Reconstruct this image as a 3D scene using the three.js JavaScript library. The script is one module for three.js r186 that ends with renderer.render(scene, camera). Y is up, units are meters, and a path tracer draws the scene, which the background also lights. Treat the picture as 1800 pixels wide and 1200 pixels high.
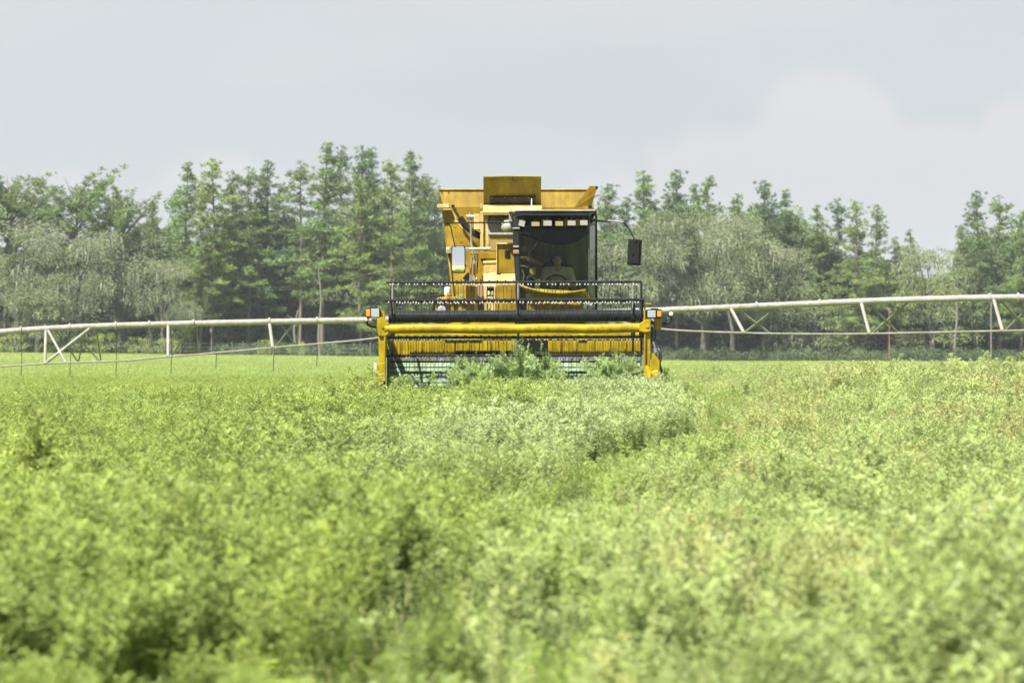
import * as THREE from 'three';
import { mergeGeometries } from 'three/addons/utils/BufferGeometryUtils.js';
import { RoundedBoxGeometry } from 'three/addons/geometries/RoundedBoxGeometry.js';
import { MarchingCubes } from 'three/addons/objects/MarchingCubes.js';

// ------------------------------------------------------------------ camera, sky, sun, exposure
const F = 4536, EYE = 1.15;                       // focal length in photo pixels (1800 wide), eye height in metres
const scene = new THREE.Scene();
const camera = new THREE.PerspectiveCamera(2 * Math.atan(600 / F) * 180 / Math.PI, 1.5, 0.3, 6000);
camera.position.set(0, EYE, 0);
camera.lookAt(0, EYE, -100);
camera.focus = 35;
camera.userData.fStop = 3.6;
const renderer = new THREE.WebGLRenderer();
renderer.toneMapping = THREE.LinearToneMapping;
renderer.toneMappingExposure = 3.5;
renderer.shadowMap.enabled = true;
const SUN = new THREE.Vector3(-0.34, 0.84, 0.42).normalize();
const sun = new THREE.DirectionalLight(new THREE.Color(1, 0.955, 0.88), 4.6);
sun.position.copy(SUN).multiplyScalar(120).add(new THREE.Vector3(0, 0, -45));
sun.target.position.set(0, 0, -45);
sun.castShadow = true;
sun.shadow.mapSize.set(2048, 2048);
Object.assign(sun.shadow.camera, { left: -60, right: 60, top: 60, bottom: -60, near: 1, far: 400 });
sun.shadow.radius = 1.6;
scene.add(sun, sun.target);
scene.fog = new THREE.FogExp2(new THREE.Color(0.86, 0.93, 1.0), 0.0002);

// ------------------------------------------------------------------ random numbers and noise
function rngOf(a) {
  return () => { a |= 0; a = (a + 0x6d2b79f5) | 0; let t = Math.imul(a ^ (a >>> 15), 1 | a); t = (t + Math.imul(t ^ (t >>> 7), 61 | t)) ^ t; return ((t ^ (t >>> 14)) >>> 0) / 4294967296; };
}
const clamp = (x, a = 0, b = 1) => Math.min(b, Math.max(a, x));
const lerp = (a, b, t) => a + (b - a) * t;
const smooth = (a, b, x) => { const t = clamp((x - a) / (b - a)); return t * t * (3 - 2 * t); };
const hash2 = (x, y) => { let h = Math.imul(x | 0, 374761393) + Math.imul(y | 0, 668265263); h = Math.imul(h ^ (h >>> 13), 1274126177); return ((h ^ (h >>> 16)) >>> 0) / 4294967296; };
function vnoise(x, y, px = 0) {
  const ix = Math.floor(x), iy = Math.floor(y), fx = x - ix, fy = y - iy, u = fx * fx * (3 - 2 * fx), v = fy * fy * (3 - 2 * fy);
  const w = (i) => (px ? ((i % px) + px) % px : i);
  return lerp(lerp(hash2(w(ix), iy), hash2(w(ix + 1), iy), u), lerp(hash2(w(ix), iy + 1), hash2(w(ix + 1), iy + 1), u), v);
}
function fbm(x, y, n = 4, px = 0) {
  let s = 0, a = 0.5, t = 0;
  for (let i = 0; i < n; i++) { s += a * vnoise(x + i * 17.3 * (px ? 0 : 1), y + i * 9.1, px); t += a; a *= 0.5; x *= 2; y *= 2; px *= 2; }
  return s / t;
}
const V = (x, y, z) => new THREE.Vector3(x, y, z);

// the sky: pale humid air with soft heaps of cloud all round
{
  const W = 2048, H = 1024, data = new Float32Array(W * H * 4);
  const q = rngOf(4), lumps = [[96.9, 6.15, 2.6], [94.2, 4.9, 2.2], [99.3, 4.9, 1.9], [101.6, 5.4, 2.4], [92.2, 4.1, 2.0], [90.2, 3.4, 1.8], [83.5, 4.1, 3.0], [80.2, 3.6, 2.6], [88.2, 2.9, 2.4]];
  for (let i = 0; i < 70; i++) { const a = q() * 360; if (a < 76 || a > 106) lumps.push([a, 3 + 4.5 * q() * q(), 1.6 + 2.4 * q()]); }
  const crest = new Float32Array(W);
  for (let c = 0; c < W; c++) { const az = (c + 0.5) / W * 360; for (const [a, t, w] of lumps) { const d = Math.abs(((az - a + 540) % 360) - 180) / w; if (d < 1.6) crest[c] = Math.max(crest[c], t * (1 - 0.42 * d * d)); } }
  for (let r = 0; r < H; r++) {
    const el = ((r + 0.5) / H - 0.5) * 180;
    for (let c = 0; c < W; c++) {
      const az = (c + 0.5) / W * 360;              // 90 is straight ahead
      const k = clamp(el / 90);
      let R = lerp(0.612, 0.535, Math.sqrt(k)), Gc = lerp(0.652, 0.606, Math.sqrt(k)), B = lerp(0.664, 0.655, Math.sqrt(k));
      if (el > -2 && el < 60) {
        // heaped clouds near the horizon: a skyline of domes
        const dome = crest[c] + 1.3 * (fbm(az / 1.5, el / 1.5, 4, 240) - 0.5) + 0.5 * (fbm(az / 0.5, el / 0.55 + 31, 3, 720) - 0.5);
        const heap = smooth(0.0, 0.42, dome - el) * (0.25 + 0.75 * smooth(1.5, 4.6, el)) * (0.72 + 0.5 * fbm(az / 4.5, el / 1.6 + 9, 3, 80));
        // thin high veil
        const veil = smooth(0.5, 0.8, fbm(az / 11.25, el / 4 + 50, 4, 32)) * 0.5 * smooth(1, 5, el);
        const under = smooth(0.45, 0.75, fbm(az / 7.5, el / 2.1 + 77, 3, 48)) * 0.45;
        const m = clamp(heap * 0.85 + veil);
        R = lerp(R, 0.688, m); Gc = lerp(Gc, 0.690, m); B = lerp(B, 0.708, m);
        const g = under * smooth(0.5, 4, el); R *= 1 - 0.07 * g; Gc *= 1 - 0.075 * g; B *= 1 - 0.06 * g;
      }
      const ca = (az - 180) * Math.PI / 180, ce = el * Math.PI / 180;
      const d = Math.cos(ce) * Math.cos(ca) * SUN.x + Math.sin(ce) * SUN.y + Math.cos(ce) * Math.sin(ca) * SUN.z;
      const glow = 1 + 0.5 * Math.pow(Math.max(0, d), 14);
      const i = (r * W + c) * 4, s = 0.314;
      data[i] = R * s * glow; data[i + 1] = Gc * s * glow; data[i + 2] = B * s * glow; data[i + 3] = 1;
    }
  }
  const t = new THREE.DataTexture(data, W, H, THREE.RGBAFormat, THREE.FloatType);
  t.mapping = THREE.EquirectangularReflectionMapping; t.magFilter = THREE.LinearFilter; t.needsUpdate = true;
  scene.background = t; scene.environment = t;
}

// ------------------------------------------------------------------ helpers
const used = {};
function numbered(n) { const k = used[n] ?? 0; used[n] = k + 1; return k ? n + '_' + String(k).padStart(3, '0') : n; }
function tag(o, label, category, group, kind) { Object.assign(o.userData, { label, category }); if (group) o.userData.group = group; if (kind) o.userData.kind = kind; return o; }
function base(name, p = [0, 0, 0]) { const g = new THREE.Group(); g.name = numbered(name); g.position.set(...p); scene.add(g); return g; }
function sub(name, parent) { const g = new THREE.Group(); g.name = name; parent.add(g); return g; }
function boxUV(g) {
  const p = g.attributes.position, n = g.attributes.normal, uv = new Float32Array(p.count * 2);
  for (let i = 0; i < p.count; i++) {
    const ax = Math.abs(n.getX(i)), ay = Math.abs(n.getY(i)), az = Math.abs(n.getZ(i));
    const [u, v] = az >= ax && az >= ay ? [p.getX(i), p.getY(i)] : ax >= ay ? [p.getZ(i), p.getY(i)] : [p.getX(i), p.getZ(i)];
    uv[i * 2] = u; uv[i * 2 + 1] = v;
  }
  g.setAttribute('uv', new THREE.BufferAttribute(uv, 2));
  return g;
}
function merged(gs) {
  gs = [gs].flat(3).map((g) => { const o = g.index ? g.toNonIndexed() : g; for (const k of Object.keys(o.attributes)) if (!['position', 'normal', 'uv'].includes(k)) o.deleteAttribute(k); return boxUV(o); });
  return gs.length === 1 ? gs[0] : mergeGeometries(gs);
}
function part(name, gs, mat, parent, label, kind) {
  const m = new THREE.Mesh(merged(gs), mat);
  m.name = name; m.castShadow = m.receiveShadow = true;
  if (label) m.userData.label = label;
  if (kind) m.userData.kind = kind;
  parent.add(m);
  return m;
}
function bar(a, b, r, r2 = r, seg = 8) {
  const d = b.clone().sub(a), g = new THREE.CylinderGeometry(r2, r, d.length(), seg, 1);
  g.translate(0, d.length() / 2, 0);
  g.applyQuaternion(new THREE.Quaternion().setFromUnitVectors(V(0, 1, 0), d.normalize()));
  return g.translate(a.x, a.y, a.z);
}
function tube(pts, r, seg = 24, rad = 8) { return new THREE.TubeGeometry(new THREE.CatmullRomCurve3(pts, false, 'centripetal'), seg, r, rad, false); }
function box(cx, cy, cz, w, h, d, r = 0.012) { return new RoundedBoxGeometry(w, h, d, 1, Math.min(r, w / 2.2, h / 2.2, d / 2.2)).translate(cx, cy, cz); }
function prism(pts, th) {     // slab through 3-D outline points (in order), thickness straight behind along its normal
  const n = pts[1].clone().sub(pts[0]).cross(pts[2].clone().sub(pts[0])).normalize();
  if (n.z < 0) n.negate();
  const bk = pts.map((p) => p.clone().addScaledVector(n, -th)), pos = [];
  const tri = (a, b, c) => pos.push(a.x, a.y, a.z, b.x, b.y, b.z, c.x, c.y, c.z);
  const m = pts.length;
  for (let i = 1; i < m - 1; i++) { tri(pts[0], pts[i], pts[i + 1]); tri(bk[0], bk[i + 1], bk[i]); }
  for (let i = 0; i < m; i++) { const j = (i + 1) % m; tri(pts[i], bk[i], bk[j]); tri(pts[i], bk[j], pts[j]); }
  const g = new THREE.BufferGeometry();
  g.setAttribute('position', new THREE.BufferAttribute(new Float32Array(pos), 3));
  g.computeVertexNormals();
  return g;
}

// ------------------------------------------------------------------ materials
function noiseMap(fn, n = 512) {
  const d = new Uint8Array(n * n * 4);
  for (let y = 0; y < n; y++) for (let x = 0; x < n; x++) { const c = fn(x / n, y / n), i = (y * n + x) * 4; for (let k = 0; k < 3; k++) d[i + k] = clamp(c[k]) * 255; d[i + 3] = 255; }
  const t = new THREE.DataTexture(d, n, n);
  t.wrapS = t.wrapT = THREE.RepeatWrapping; t.magFilter = t.minFilter = THREE.LinearFilter; t.needsUpdate = true;
  return t;
}
// weathered paint: dust film, streaks, chips
const paintMap = noiseMap((u, v) => {
  const a = fbm(u * 6, v * 6, 5, 6), s = fbm(u * 24, v * 3, 3, 24), chip = fbm(u * 48, v * 48, 3, 48);
  let k = 0.74 + 0.32 * a + 0.22 * (s - 0.5);
  const c = [k, k * 0.985, k * (0.95 + 0.4 * (a - 0.5))];
  if (chip > 0.73) { const q = smooth(0.73, 0.8, chip) * 0.55; c[0] = lerp(c[0], 0.42, q); c[1] = lerp(c[1], 0.30, q); c[2] = lerp(c[2], 0.22, q); }
  return c;
});
paintMap.colorSpace = THREE.SRGBColorSpace;
const roughMap = noiseMap((u, v) => { const a = 0.62 + 0.38 * fbm(u * 8, v * 8, 4, 8); return [a, a, a]; }, 256);
const reflectStreakMap = noiseMap((u, v) => { const a = 0.25 + 1.1 * Math.pow(fbm(u * 26, v * 2, 4, 26), 1.6) + 0.15 * fbm(u * 60, v * 20, 2, 60); return [a, a, a]; }, 256);  // windscreen reflection streaks, painted onto the rear wall of the cab
const std = (rgb, rough = 0.6, metal = 0, extra = {}) => new THREE.MeshStandardMaterial({ color: new THREE.Color().setRGB(...rgb), roughness: rough, metalness: metal, ...extra });
const painted = (rgb, rough = 0.55) => new THREE.MeshPhysicalMaterial({ color: new THREE.Color().setRGB(...rgb), roughness: rough, specularIntensity: 0.5, map: paintMap, roughnessMap: roughMap });
const matte = (rgb, rough) => new THREE.MeshPhysicalMaterial({ color: new THREE.Color().setRGB(...rgb), roughness: rough, specularIntensity: 0.35 });
const M = {
  yellow: painted([0.30, 0.195, 0.008]), tank: painted([0.235, 0.156, 0.005], 0.65), header: painted([0.31, 0.235, 0.004], 0.5), lid: painted([0.22, 0.17, 0.005], 0.6), sunlit: painted([0.46, 0.36, 0.15], 0.75),  // the cream copy of the yellow has sun highlight put into its colour
  green: painted([0.165, 0.255, 0.175], 0.7), endgreen: painted([0.24, 0.33, 0.25], 0.7), grey: painted([0.22, 0.22, 0.225], 0.7), pale: painted([0.40, 0.40, 0.39], 0.6),
  black: matte([0.005, 0.006, 0.008], 0.5), rubber: matte([0.005, 0.0055, 0.006], 0.85), dark: matte([0.006, 0.007, 0.008], 0.75), charcoal: painted([0.015, 0.018, 0.023], 0.5),
  reel: painted([0.014, 0.0155, 0.019], 0.34), steel: std([0.42, 0.43, 0.44], 0.38, 0.85, { roughnessMap: roughMap }), galv: painted([0.245, 0.247, 0.25], 0.8), rod: painted([0.20, 0.195, 0.185], 0.8), galvdim: painted([0.15, 0.18, 0.165], 0.7),
  clip: std([0.34, 0.335, 0.32], 0.7), white: std([0.78, 0.77, 0.74], 0.5), lens: std([0.24, 0.265, 0.275], 0.18), lensw: std([0.24, 0.235, 0.19], 0.35), lensy: std([0.23, 0.19, 0.085], 0.35), amber: std([0.70, 0.20, 0.01], 0.25),
  brown: std([0.22, 0.13, 0.06], 0.8), mirror: std([0.92, 0.93, 0.94], 0.02, 1), hose: std([0.025, 0.025, 0.027], 0.5), soil: std([0.06, 0.05, 0.03], 0.95), rust: std([0.20, 0.085, 0.055], 0.9), trim: painted([0.075, 0.085, 0.08], 0.6),
  skin: std([0.30, 0.155, 0.10], 0.6), shirt: std([0.36, 0.32, 0.25], 0.9), jeans: std([0.05, 0.07, 0.12], 0.9), hair: std([0.02, 0.015, 0.01], 0.7), seat: matte([0.005, 0.005, 0.006], 0.9), liner: std([0.16, 0.165, 0.05], 0.9, 0, { map: reflectStreakMap }),
};
M.glass = new THREE.MeshPhysicalMaterial({ color: new THREE.Color().setRGB(0.60, 0.66, 0.50), roughness: 0.0, transmission: 1, thickness: 0, ior: 1.5, specularIntensity: 0.45, side: THREE.DoubleSide });
const leafMat = (rgb, tr = 0.4) => new THREE.MeshPhysicalMaterial({ color: new THREE.Color().setRGB(...rgb), roughness: 0.95, transmission: tr, thickness: 0, specularIntensity: 0.5, side: THREE.DoubleSide });
M.leaf = leafMat([0.196, 0.252, 0.044], 0.34);
M.grass = leafMat([0.27, 0.325, 0.105], 0.3);
M.far = leafMat([0.180, 0.250, 0.068], 0.3);
for (const k of ['leaf', 'grass', 'far']) M[k].vertexColors = true;
M.stalk = std([0.34, 0.29, 0.14], 0.9);

// ------------------------------------------------------------------ ground
const groundY = (x, d) => smooth(70, 235, d) * lerp(0.12, -0.68, clamp((x + 45) / 66)) + 0.05 * (fbm(x / 7 + 40, d / 7 + 40, 2) - 0.5) * smooth(0, 8, d);
{
  const xs = [], ds = [];
  for (let x = -1036; x < -60; x += 122) xs.push(x);
  for (let x = -60; x <= 60; x += 1.5) xs.push(x);
  for (let x = 182; x <= 1036; x += 122) xs.push(x);
  for (let d = -520; d < -20; d += 100) ds.push(d);
  for (let d = -20; d <= 100; d += 1.5) ds.push(d);
  for (let d = 106; d <= 280; d += 6) ds.push(d);
  for (let d = 330; d <= 1500; d += 130) ds.push(d);
  const pos = [], uv = [], idx = [], n = xs.length;
  for (const d of ds) for (const x of xs) { pos.push(x, groundY(x, Math.max(d, 0)), -d); uv.push(x / 6, d / 6); }
  for (let j = 0; j < ds.length - 1; j++) for (let i = 0; i < n - 1; i++) { const a = j * n + i; idx.push(a, a + 1, a + n + 1, a, a + n + 1, a + n); }
  const g = new THREE.BufferGeometry();
  g.setAttribute('position', new THREE.Float32BufferAttribute(pos, 3)); g.setAttribute('uv', new THREE.Float32BufferAttribute(uv, 2));
  g.setIndex(idx); g.computeVertexNormals();
  const map = noiseMap((u, v) => { const a = fbm(u * 12, v * 12, 5, 12), b = fbm(u * 40, v * 40, 3, 40); return [0.34 + 0.22 * a + 0.1 * b, 0.42 + 0.2 * a + 0.1 * b, 0.16 + 0.12 * a]; });
  map.colorSpace = THREE.SRGBColorSpace;
  const m = new THREE.Mesh(g, std([1, 1, 1], 0.95, 0, { map }));
  m.name = 'ground'; m.receiveShadow = true; m.userData = { kind: 'structure', label: 'flat green farm field running to the far treeline' };
  scene.add(m);
}

// ------------------------------------------------------------------ leaf meshes
class Leaves {
  constructor() { this.p = []; this.n = []; this.c = []; }
  tri(a, b, c, n, col) { this.p.push(a.x, a.y, a.z, b.x, b.y, b.z, c.x, c.y, c.z); for (let i = 0; i < 3; i++) { this.n.push(n.x, n.y, n.z); if (col) this.c.push(col[0], col[1], col[2]); } }
  leaf(o, dir, side, len, wid, col) {          // a kite folded a little along its rib
    const up = dir.clone().cross(side).normalize(), mid = o.clone().addScaledVector(dir, len * 0.45).addScaledVector(up, wid * 0.25);
    const l = mid.clone().addScaledVector(side, -wid / 2), r = mid.clone().addScaledVector(side, wid / 2), tip = o.clone().addScaledVector(dir, len);
    const nl = l.clone().sub(o).cross(tip.clone().sub(o)).normalize(), nr = tip.clone().sub(o).cross(r.clone().sub(o)).normalize();
    if (nl.dot(up) < 0) nl.negate(); if (nr.dot(up) < 0) nr.negate();
    this.tri(o, l, tip, nl, col); this.tri(o, tip, r, nr, col);
  }
  blade(o, dir, bend, side, len, wid, segs = 3, col) {
    let a = o.clone().addScaledVector(side, -wid / 2), b = o.clone().addScaledVector(side, wid / 2), d = dir.clone();
    for (let i = 1; i <= segs; i++) {
      d.add(bend).normalize();
      const c = a.clone().add(b).multiplyScalar(0.5).addScaledVector(d, len / segs), w = wid * (1 - i / segs) / 2, n = side.clone().cross(d).normalize();
      if (i === segs) this.tri(a, b, c, n, col);
      else { const a2 = c.clone().addScaledVector(side, -w), b2 = c.clone().addScaledVector(side, w); this.tri(a, b, b2, n, col); this.tri(a, b2, a2, n, col); a = a2; b = b2; }
    }
  }
  geo() {
    const g = new THREE.BufferGeometry();
    g.setAttribute('position', new THREE.BufferAttribute(new Float32Array(this.p), 3)); g.setAttribute('normal', new THREE.BufferAttribute(new Float32Array(this.n), 3));
    if (this.c.length) g.setAttribute('color', new THREE.BufferAttribute(new Float32Array(this.c), 3));
    return g;
  }
}
const dirOf = (az, el) => V(Math.cos(az) * Math.cos(el), Math.sin(el), Math.sin(az) * Math.cos(el));
function legume(seed, { stems = 7, h = 0.5, lean = 0.55, nodes = 13, leaf = 0.030, from = 0.3 } = {}) {
  const r = rngOf(seed), L = new Leaves();
  let young = 1;                                   // leaves near the tip are lighter; some tints paint in glints and pale backs
  const leafTint = () => { const q = r(), k = young * (q < 0.12 ? 1.35 : 0.72 + 0.5 * r()); return [k, k, k * (q < 0.12 ? 1.5 : 0.9)]; };
  for (let s = 0; s < stems; s++) {
    const az = r() * 6.283, o = V(Math.cos(az) * 0.05 * r(), 0, Math.sin(az) * 0.05 * r()), len = h * (0.72 + 0.4 * r()), tilt = lean * (0.15 + r() * 0.85);
    let p = o.clone(), el = Math.PI / 2 - tilt * 0.4;
    const step = len / nodes;
    for (let k = 0; k <= nodes; k++) {
      const t = k / nodes, a2 = az + (r() - 0.5) * 0.5, d = dirOf(a2, el - t * tilt * 0.5 + (r() - 0.5) * 0.2), side = d.clone().cross(V(0, 1, 0)).normalize();
      if (k && k < nodes) { const w = 0.0022; L.tri(p.clone().addScaledVector(side, -w), p.clone().addScaledVector(side, w), p.clone().addScaledVector(d, step * 1.1), side.clone().cross(d).normalize(), [1.1, 0.95, 0.9]); }
      young = lerp(0.8, 1.15, t);
      if (t > from) {
        const m = t > 0.9 ? 3 : 2;
        for (let q = 0; q < m; q++) {
          const pa = r() * 6.283, pe = 0.25 + r() * 0.75 + (t > 0.9 ? 0.3 : 0), pd = dirOf(pa, pe), ps = pd.clone().cross(V(0, 1, 0)).normalize(), plen = leaf * (1.3 + r());
          for (let j = 1; j <= 3; j++) {
            const lp = p.clone().addScaledVector(pd, plen * j / 3);
            for (const sg of [-1, 1]) {
              const ld = ps.clone().multiplyScalar(sg).addScaledVector(pd, 0.7).addScaledVector(V(r() - 0.5, r() * 0.6, r() - 0.5), 0.5).normalize();
              L.leaf(lp, ld, ld.clone().cross(V(r() - 0.5, 1, r() - 0.5)).normalize(), leaf * (0.75 + 0.5 * r()), leaf * (0.3 + 0.18 * r()), leafTint());
            }
          }
          L.leaf(p.clone().addScaledVector(pd, plen), pd, ps, leaf, leaf * 0.36, leafTint());
        }
      }
      p = p.clone().addScaledVector(d, step);
    }
  }
  return L.geo();
}
function grassTuft(seed, { blades = 46, h = 0.5, w = 0.007, spread = 0.12, bend = 0.28 } = {}) {
  const r = rngOf(seed), L = new Leaves();
  for (let i = 0; i < blades; i++) {
    const az = r() * 6.283, o = V((r() - 0.5) * 2 * spread, 0, (r() - 0.5) * 2 * spread), d = dirOf(az, 1.05 + r() * 0.5), sa = r() * 6.283;
    const b = V(Math.cos(az), -0.5, Math.sin(az)).multiplyScalar(bend * (0.25 + r()));
    L.blade(o, d, b, V(Math.cos(sa), 0, Math.sin(sa)), h * (0.45 + 0.6 * r()), w * (0.6 + 0.8 * r()), 4, (() => { const q = r(), k = q < 0.2 ? 1.4 : 0.75 + 0.45 * r(); return [k, k, k * (q < 0.2 ? 1.3 : 0.95)]; })());
  }
  return L.geo();
}
function stalks(seed, n = 9, h = 0.62) {
  const r = rngOf(seed), L = new Leaves();
  for (let i = 0; i < n; i++) {
    const az = r() * 6.283, o = V((r() - 0.5) * 0.3, 0, (r() - 0.5) * 0.3), len = h * (0.5 + 0.6 * r()), d = dirOf(az, 1.15 + r() * 0.4), sa = r() * 6.283;
    L.blade(o, d, V(Math.cos(az), -0.2, Math.sin(az)).multiplyScalar(0.15), V(Math.cos(sa), 0, Math.sin(sa)), len, 0.0045, 4);
    const tip = o.clone().addScaledVector(d, len * 0.85);
    for (let k = 0; k < 7; k++) { const e = dirOf(r() * 6.283, 0.3 + r()); L.leaf(tip.clone().addScaledVector(d, -k * 0.018), e, e.clone().cross(V(0.1, 1, 0.2)).normalize(), 0.03, 0.006); }
  }
  return L.geo();
}
// scatter: a group of instanced copies, one InstancedMesh for each variant
function scatter(name, label, category, kinds) {
  const g = new THREE.Group(); g.name = numbered(name); tag(g, label, category, null, 'stuff'); scene.add(g);
  const dummy = new THREE.Object3D(), col = new THREE.Color();
  for (const { geo, mat, list, child } of kinds) {
    if (!list.length) continue;
    const im = new THREE.InstancedMesh(geo, mat, list.length);
    im.name = child; im.userData.kind = 'stuff'; im.castShadow = im.receiveShadow = true;
    list.forEach((e, i) => {
      dummy.position.set(e.x, e.y, e.z); dummy.rotation.set(e.rx ?? 0, e.r, e.rz ?? 0); dummy.scale.set(e.w ?? e.s, e.s, e.w ?? e.s); dummy.updateMatrix();
      im.setMatrixAt(i, dummy.matrix); im.setColorAt(i, col.setRGB(...e.c));
    });
    g.add(im);
  }
  return g;
}

// ------------------------------------------------------------------ the field
const EDGE = [[3, -0.95], [6, -0.78], [8.4, -0.52], [12, -0.32], [15, -0.15], [20, 0.5], [25, 1.5], [32, 2.05], [40, 2.45], [44, 2.6], [70, 2.9]];
function edgeX(d) { for (let i = 1; i < EDGE.length; i++) if (d <= EDGE[i][0]) { const [a, b] = [EDGE[i - 1], EDGE[i]]; return lerp(a[1], b[1], clamp((d - a[0]) / (b[0] - a[0]))); } return 2.9; }
let LEGUMES;
const FIELD_END = (x) => 60 + 4 * fbm(x / 5 + 3, 1.5, 2) - 6 * smooth(3, 8, x);
{
  const r = rngOf(77), legs = [], grs = [], sts = [];
  const LEG = [0, 1, 2, 3, 4, 5].map((i) => legume(100 + i, { stems: 8 + (i % 3), h: 0.46 + 0.03 * (i % 4), nodes: 17, leaf: 0.0175 + 0.003 * (i % 3) })), LL = LEG.map(() => []);
  const GR = [0, 1, 2, 3].map((i) => grassTuft(200 + i, { blades: 64, w: 0.0055, h: 0.44 + 0.05 * i, bend: 0.2 + 0.1 * i })), GL = GR.map(() => []);
  const ST = [0, 1].map((i) => stalks(300 + i)), SL = ST.map(() => []);
  const LEGR = LEG.map(() => []);
  for (let d = 3.6; d < 66; ) {
    const cell = d < 14 ? 0.17 : d < 30 ? 0.185 : 0.21, half = 0.2 * d * 1.12 + 1.0;
    for (let x0 = -half; x0 < half; x0 += cell) {
      const x = x0 + (r() - 0.5) * cell * 1.3, dd = d + (r() - 0.5) * cell * 1.3;
      if (dd > FIELD_END(x)) continue;
      const e = edgeX(dd) + 0.6 * (fbm(dd / 1.1 + 5, x * 0.4 + 2.2, 3) - 0.5), inHeader = dd > 41.35 && x > -2.34 && x < 2.5;
      if (inHeader) continue;
      const uncut = x < e, big = fbm(x / 1.7 + 11, dd / 2.4 + 4, 3), fine = fbm(x / 0.45 + 31, dd / 0.6 + 8, 3), hole = fbm(x / 0.8 + 71, dd / 1.1 + 18, 3);
      const bare = smooth(17, 21, dd) * smooth(37, 33, dd) * smooth(0.55, 0.35, x - e);     // trampled strip beside the standing edge
      if (!uncut && r() < 0.9 * bare) continue;
      const y = groundY(x, dd), rot = r() * 6.283, k = r();
      if (uncut) {
        let s = (0.82 + 0.95 * (big - 0.5) + 0.55 * (fine - 0.5)) * (0.84 + 0.32 * r());
        if (hole > 0.63) s *= 0.5;
        if (r() < 0.04) s *= 1.25;
        if (dd > 30) s = Math.min(s, x < -0.6 ? lerp(1.1, 0.64, smooth(31, 40, dd)) : lerp(1.2, 0.92, smooth(36, 41, dd)));
        if (dd > 20 && dd < 35 && e - x < 0.5) s = Math.max(s, 0.98);
        // leaves turned over by the wind show their pale undersides in a strip in front of the machine
        const pale = smooth(2.1, 0.7, e - x) * smooth(13, 20, dd) * (0.55 + 0.9 * (big - 0.3));
        const yel = 0.6 * smooth(0.42, 0.75, fbm(x / 0.7 + 201, dd / 0.9 + 9, 3)), v = 0.82 + 0.36 * r();
        const c = [lerp(lerp(0.97, 1.12, yel), 1.36, clamp(pale)) * v, lerp(lerp(1.0, 1.03, yel), 1.30, clamp(pale)) * v, lerp(lerp(1.25, 1.0, yel), 3.3, clamp(pale)) * v];
        if (r() < 0.08) GL[Math.floor(r() * GR.length)].push({ x, y, z: -dd, r: rot, rx: (r() - 0.5) * 0.3, rz: (r() - 0.5) * 0.3, s: Math.min(1.2, s * 1.12), w: 0.7, c: [0.72 * v, 0.86 * v, 0.75 * v] });
        LL[Math.floor(k * LEG.length)].push({ x, y: y - 0.02, z: -dd, r: rot, rx: (r() - 0.5) * 0.3, rz: (r() - 0.5) * 0.3 - 0.05, s, w: s * 1.12, c });
      } else {
        const rise = smooth(3.0, 5.6, x) * smooth(22, 44, dd), near = smooth(11, 6, dd) * smooth(0.2, 1.0, x);
        const verge = smooth(0.0, 0.45, x - e);       // the wheeling beside the crop is lower
        let hgt = lerp(lerp(0.56, 0.40, smooth(15, 20, dd)), lerp(0.66, 0.82, smooth(0.8, 2.8, x - e)), verge) * (1 + 0.40 * rise + 0.2 * near) * (0.8 + 0.95 * (big - 0.5) + 0.6 * (fine - 0.5) + 0.32 * r());
        if (hole > 0.66) hgt *= 0.66;
        const dry = 0.75 * smooth(0.5, 0.7, fbm(x / 0.9 + 55, dd / 1.5 + 5, 3)) * (1 - 0.6 * near), v = 0.82 + 0.36 * r();
        if (k < 0.56 - 0.18 * dry) {
          const c = r() < 0.6 * smooth(1.5, 0.1, x - e) ? [1.0 * v, 1.04 * v, 1.3 * v] : [lerp(1.22, 1.50, dry) * v, lerp(1.18, 1.15, dry) * v, lerp(2.25, 2.6, dry) * v];
          LEGR[Math.floor(r() * LEG.length)].push({ x, y: y - 0.02, z: -dd, r: rot, rx: (r() - 0.5) * 0.5, rz: (r() - 0.5) * 0.5, s: hgt, w: hgt * 1.15, c });
        }
        if (k > 0.38 || r() < 0.45) {
          const c = [lerp(0.94, 1.18, dry) * v, lerp(1.0, 0.98, dry) * v, lerp(1.1, 1.15, dry) * v];
          GL[Math.floor(r() * GR.length)].push({ x: x + (r() - 0.5) * 0.1, y: y - 0.02, z: -dd + (r() - 0.5) * 0.1, r: rot + 1, rx: (r() - 0.5) * 0.5, rz: (r() - 0.5) * 0.5 + 0.1, s: hgt * 1.05, w: hgt * 1.2, c });
        }
        if (r() < 0.05 + 0.16 * dry) SL[r() < 0.5 ? 0 : 1].push({ x, y, z: -dd, r: rot, s: hgt * (0.9 + 0.3 * r()), c: [v, v, v] });
      }
    }
    d += cell;
  }
  scatter('forage_crop', 'dense bright green legume crop uncut in front of and left of the harvester', 'crop', LEG.map((geo, i) => ({ geo, mat: M.leaf, list: LL[i], child: 'crop_plant' })));
  scatter('weedy_grass', 'paler yellowish weedy grass and regrowth covering the field right of the standing crop', 'grass', [
    ...LEG.map((geo, i) => ({ geo, mat: M.leaf, list: LEGR[i], child: 'leafy_weed' })), ...GR.map((geo, i) => ({ geo, mat: M.grass, list: GL[i], child: 'grass_tuft' })), ...ST.map((geo, i) => ({ geo, mat: M.stalk, list: SL[i], child: 'dry_stalk' })),
  ]);
  // the smooth short grass between the crop and the woods
  const FG = [0, 1, 2].map((i) => grassTuft(400 + i, { blades: 60, h: 0.2, w: 0.014, spread: 0.34, bend: 0.3 })), FL = FG.map(() => []);
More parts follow.
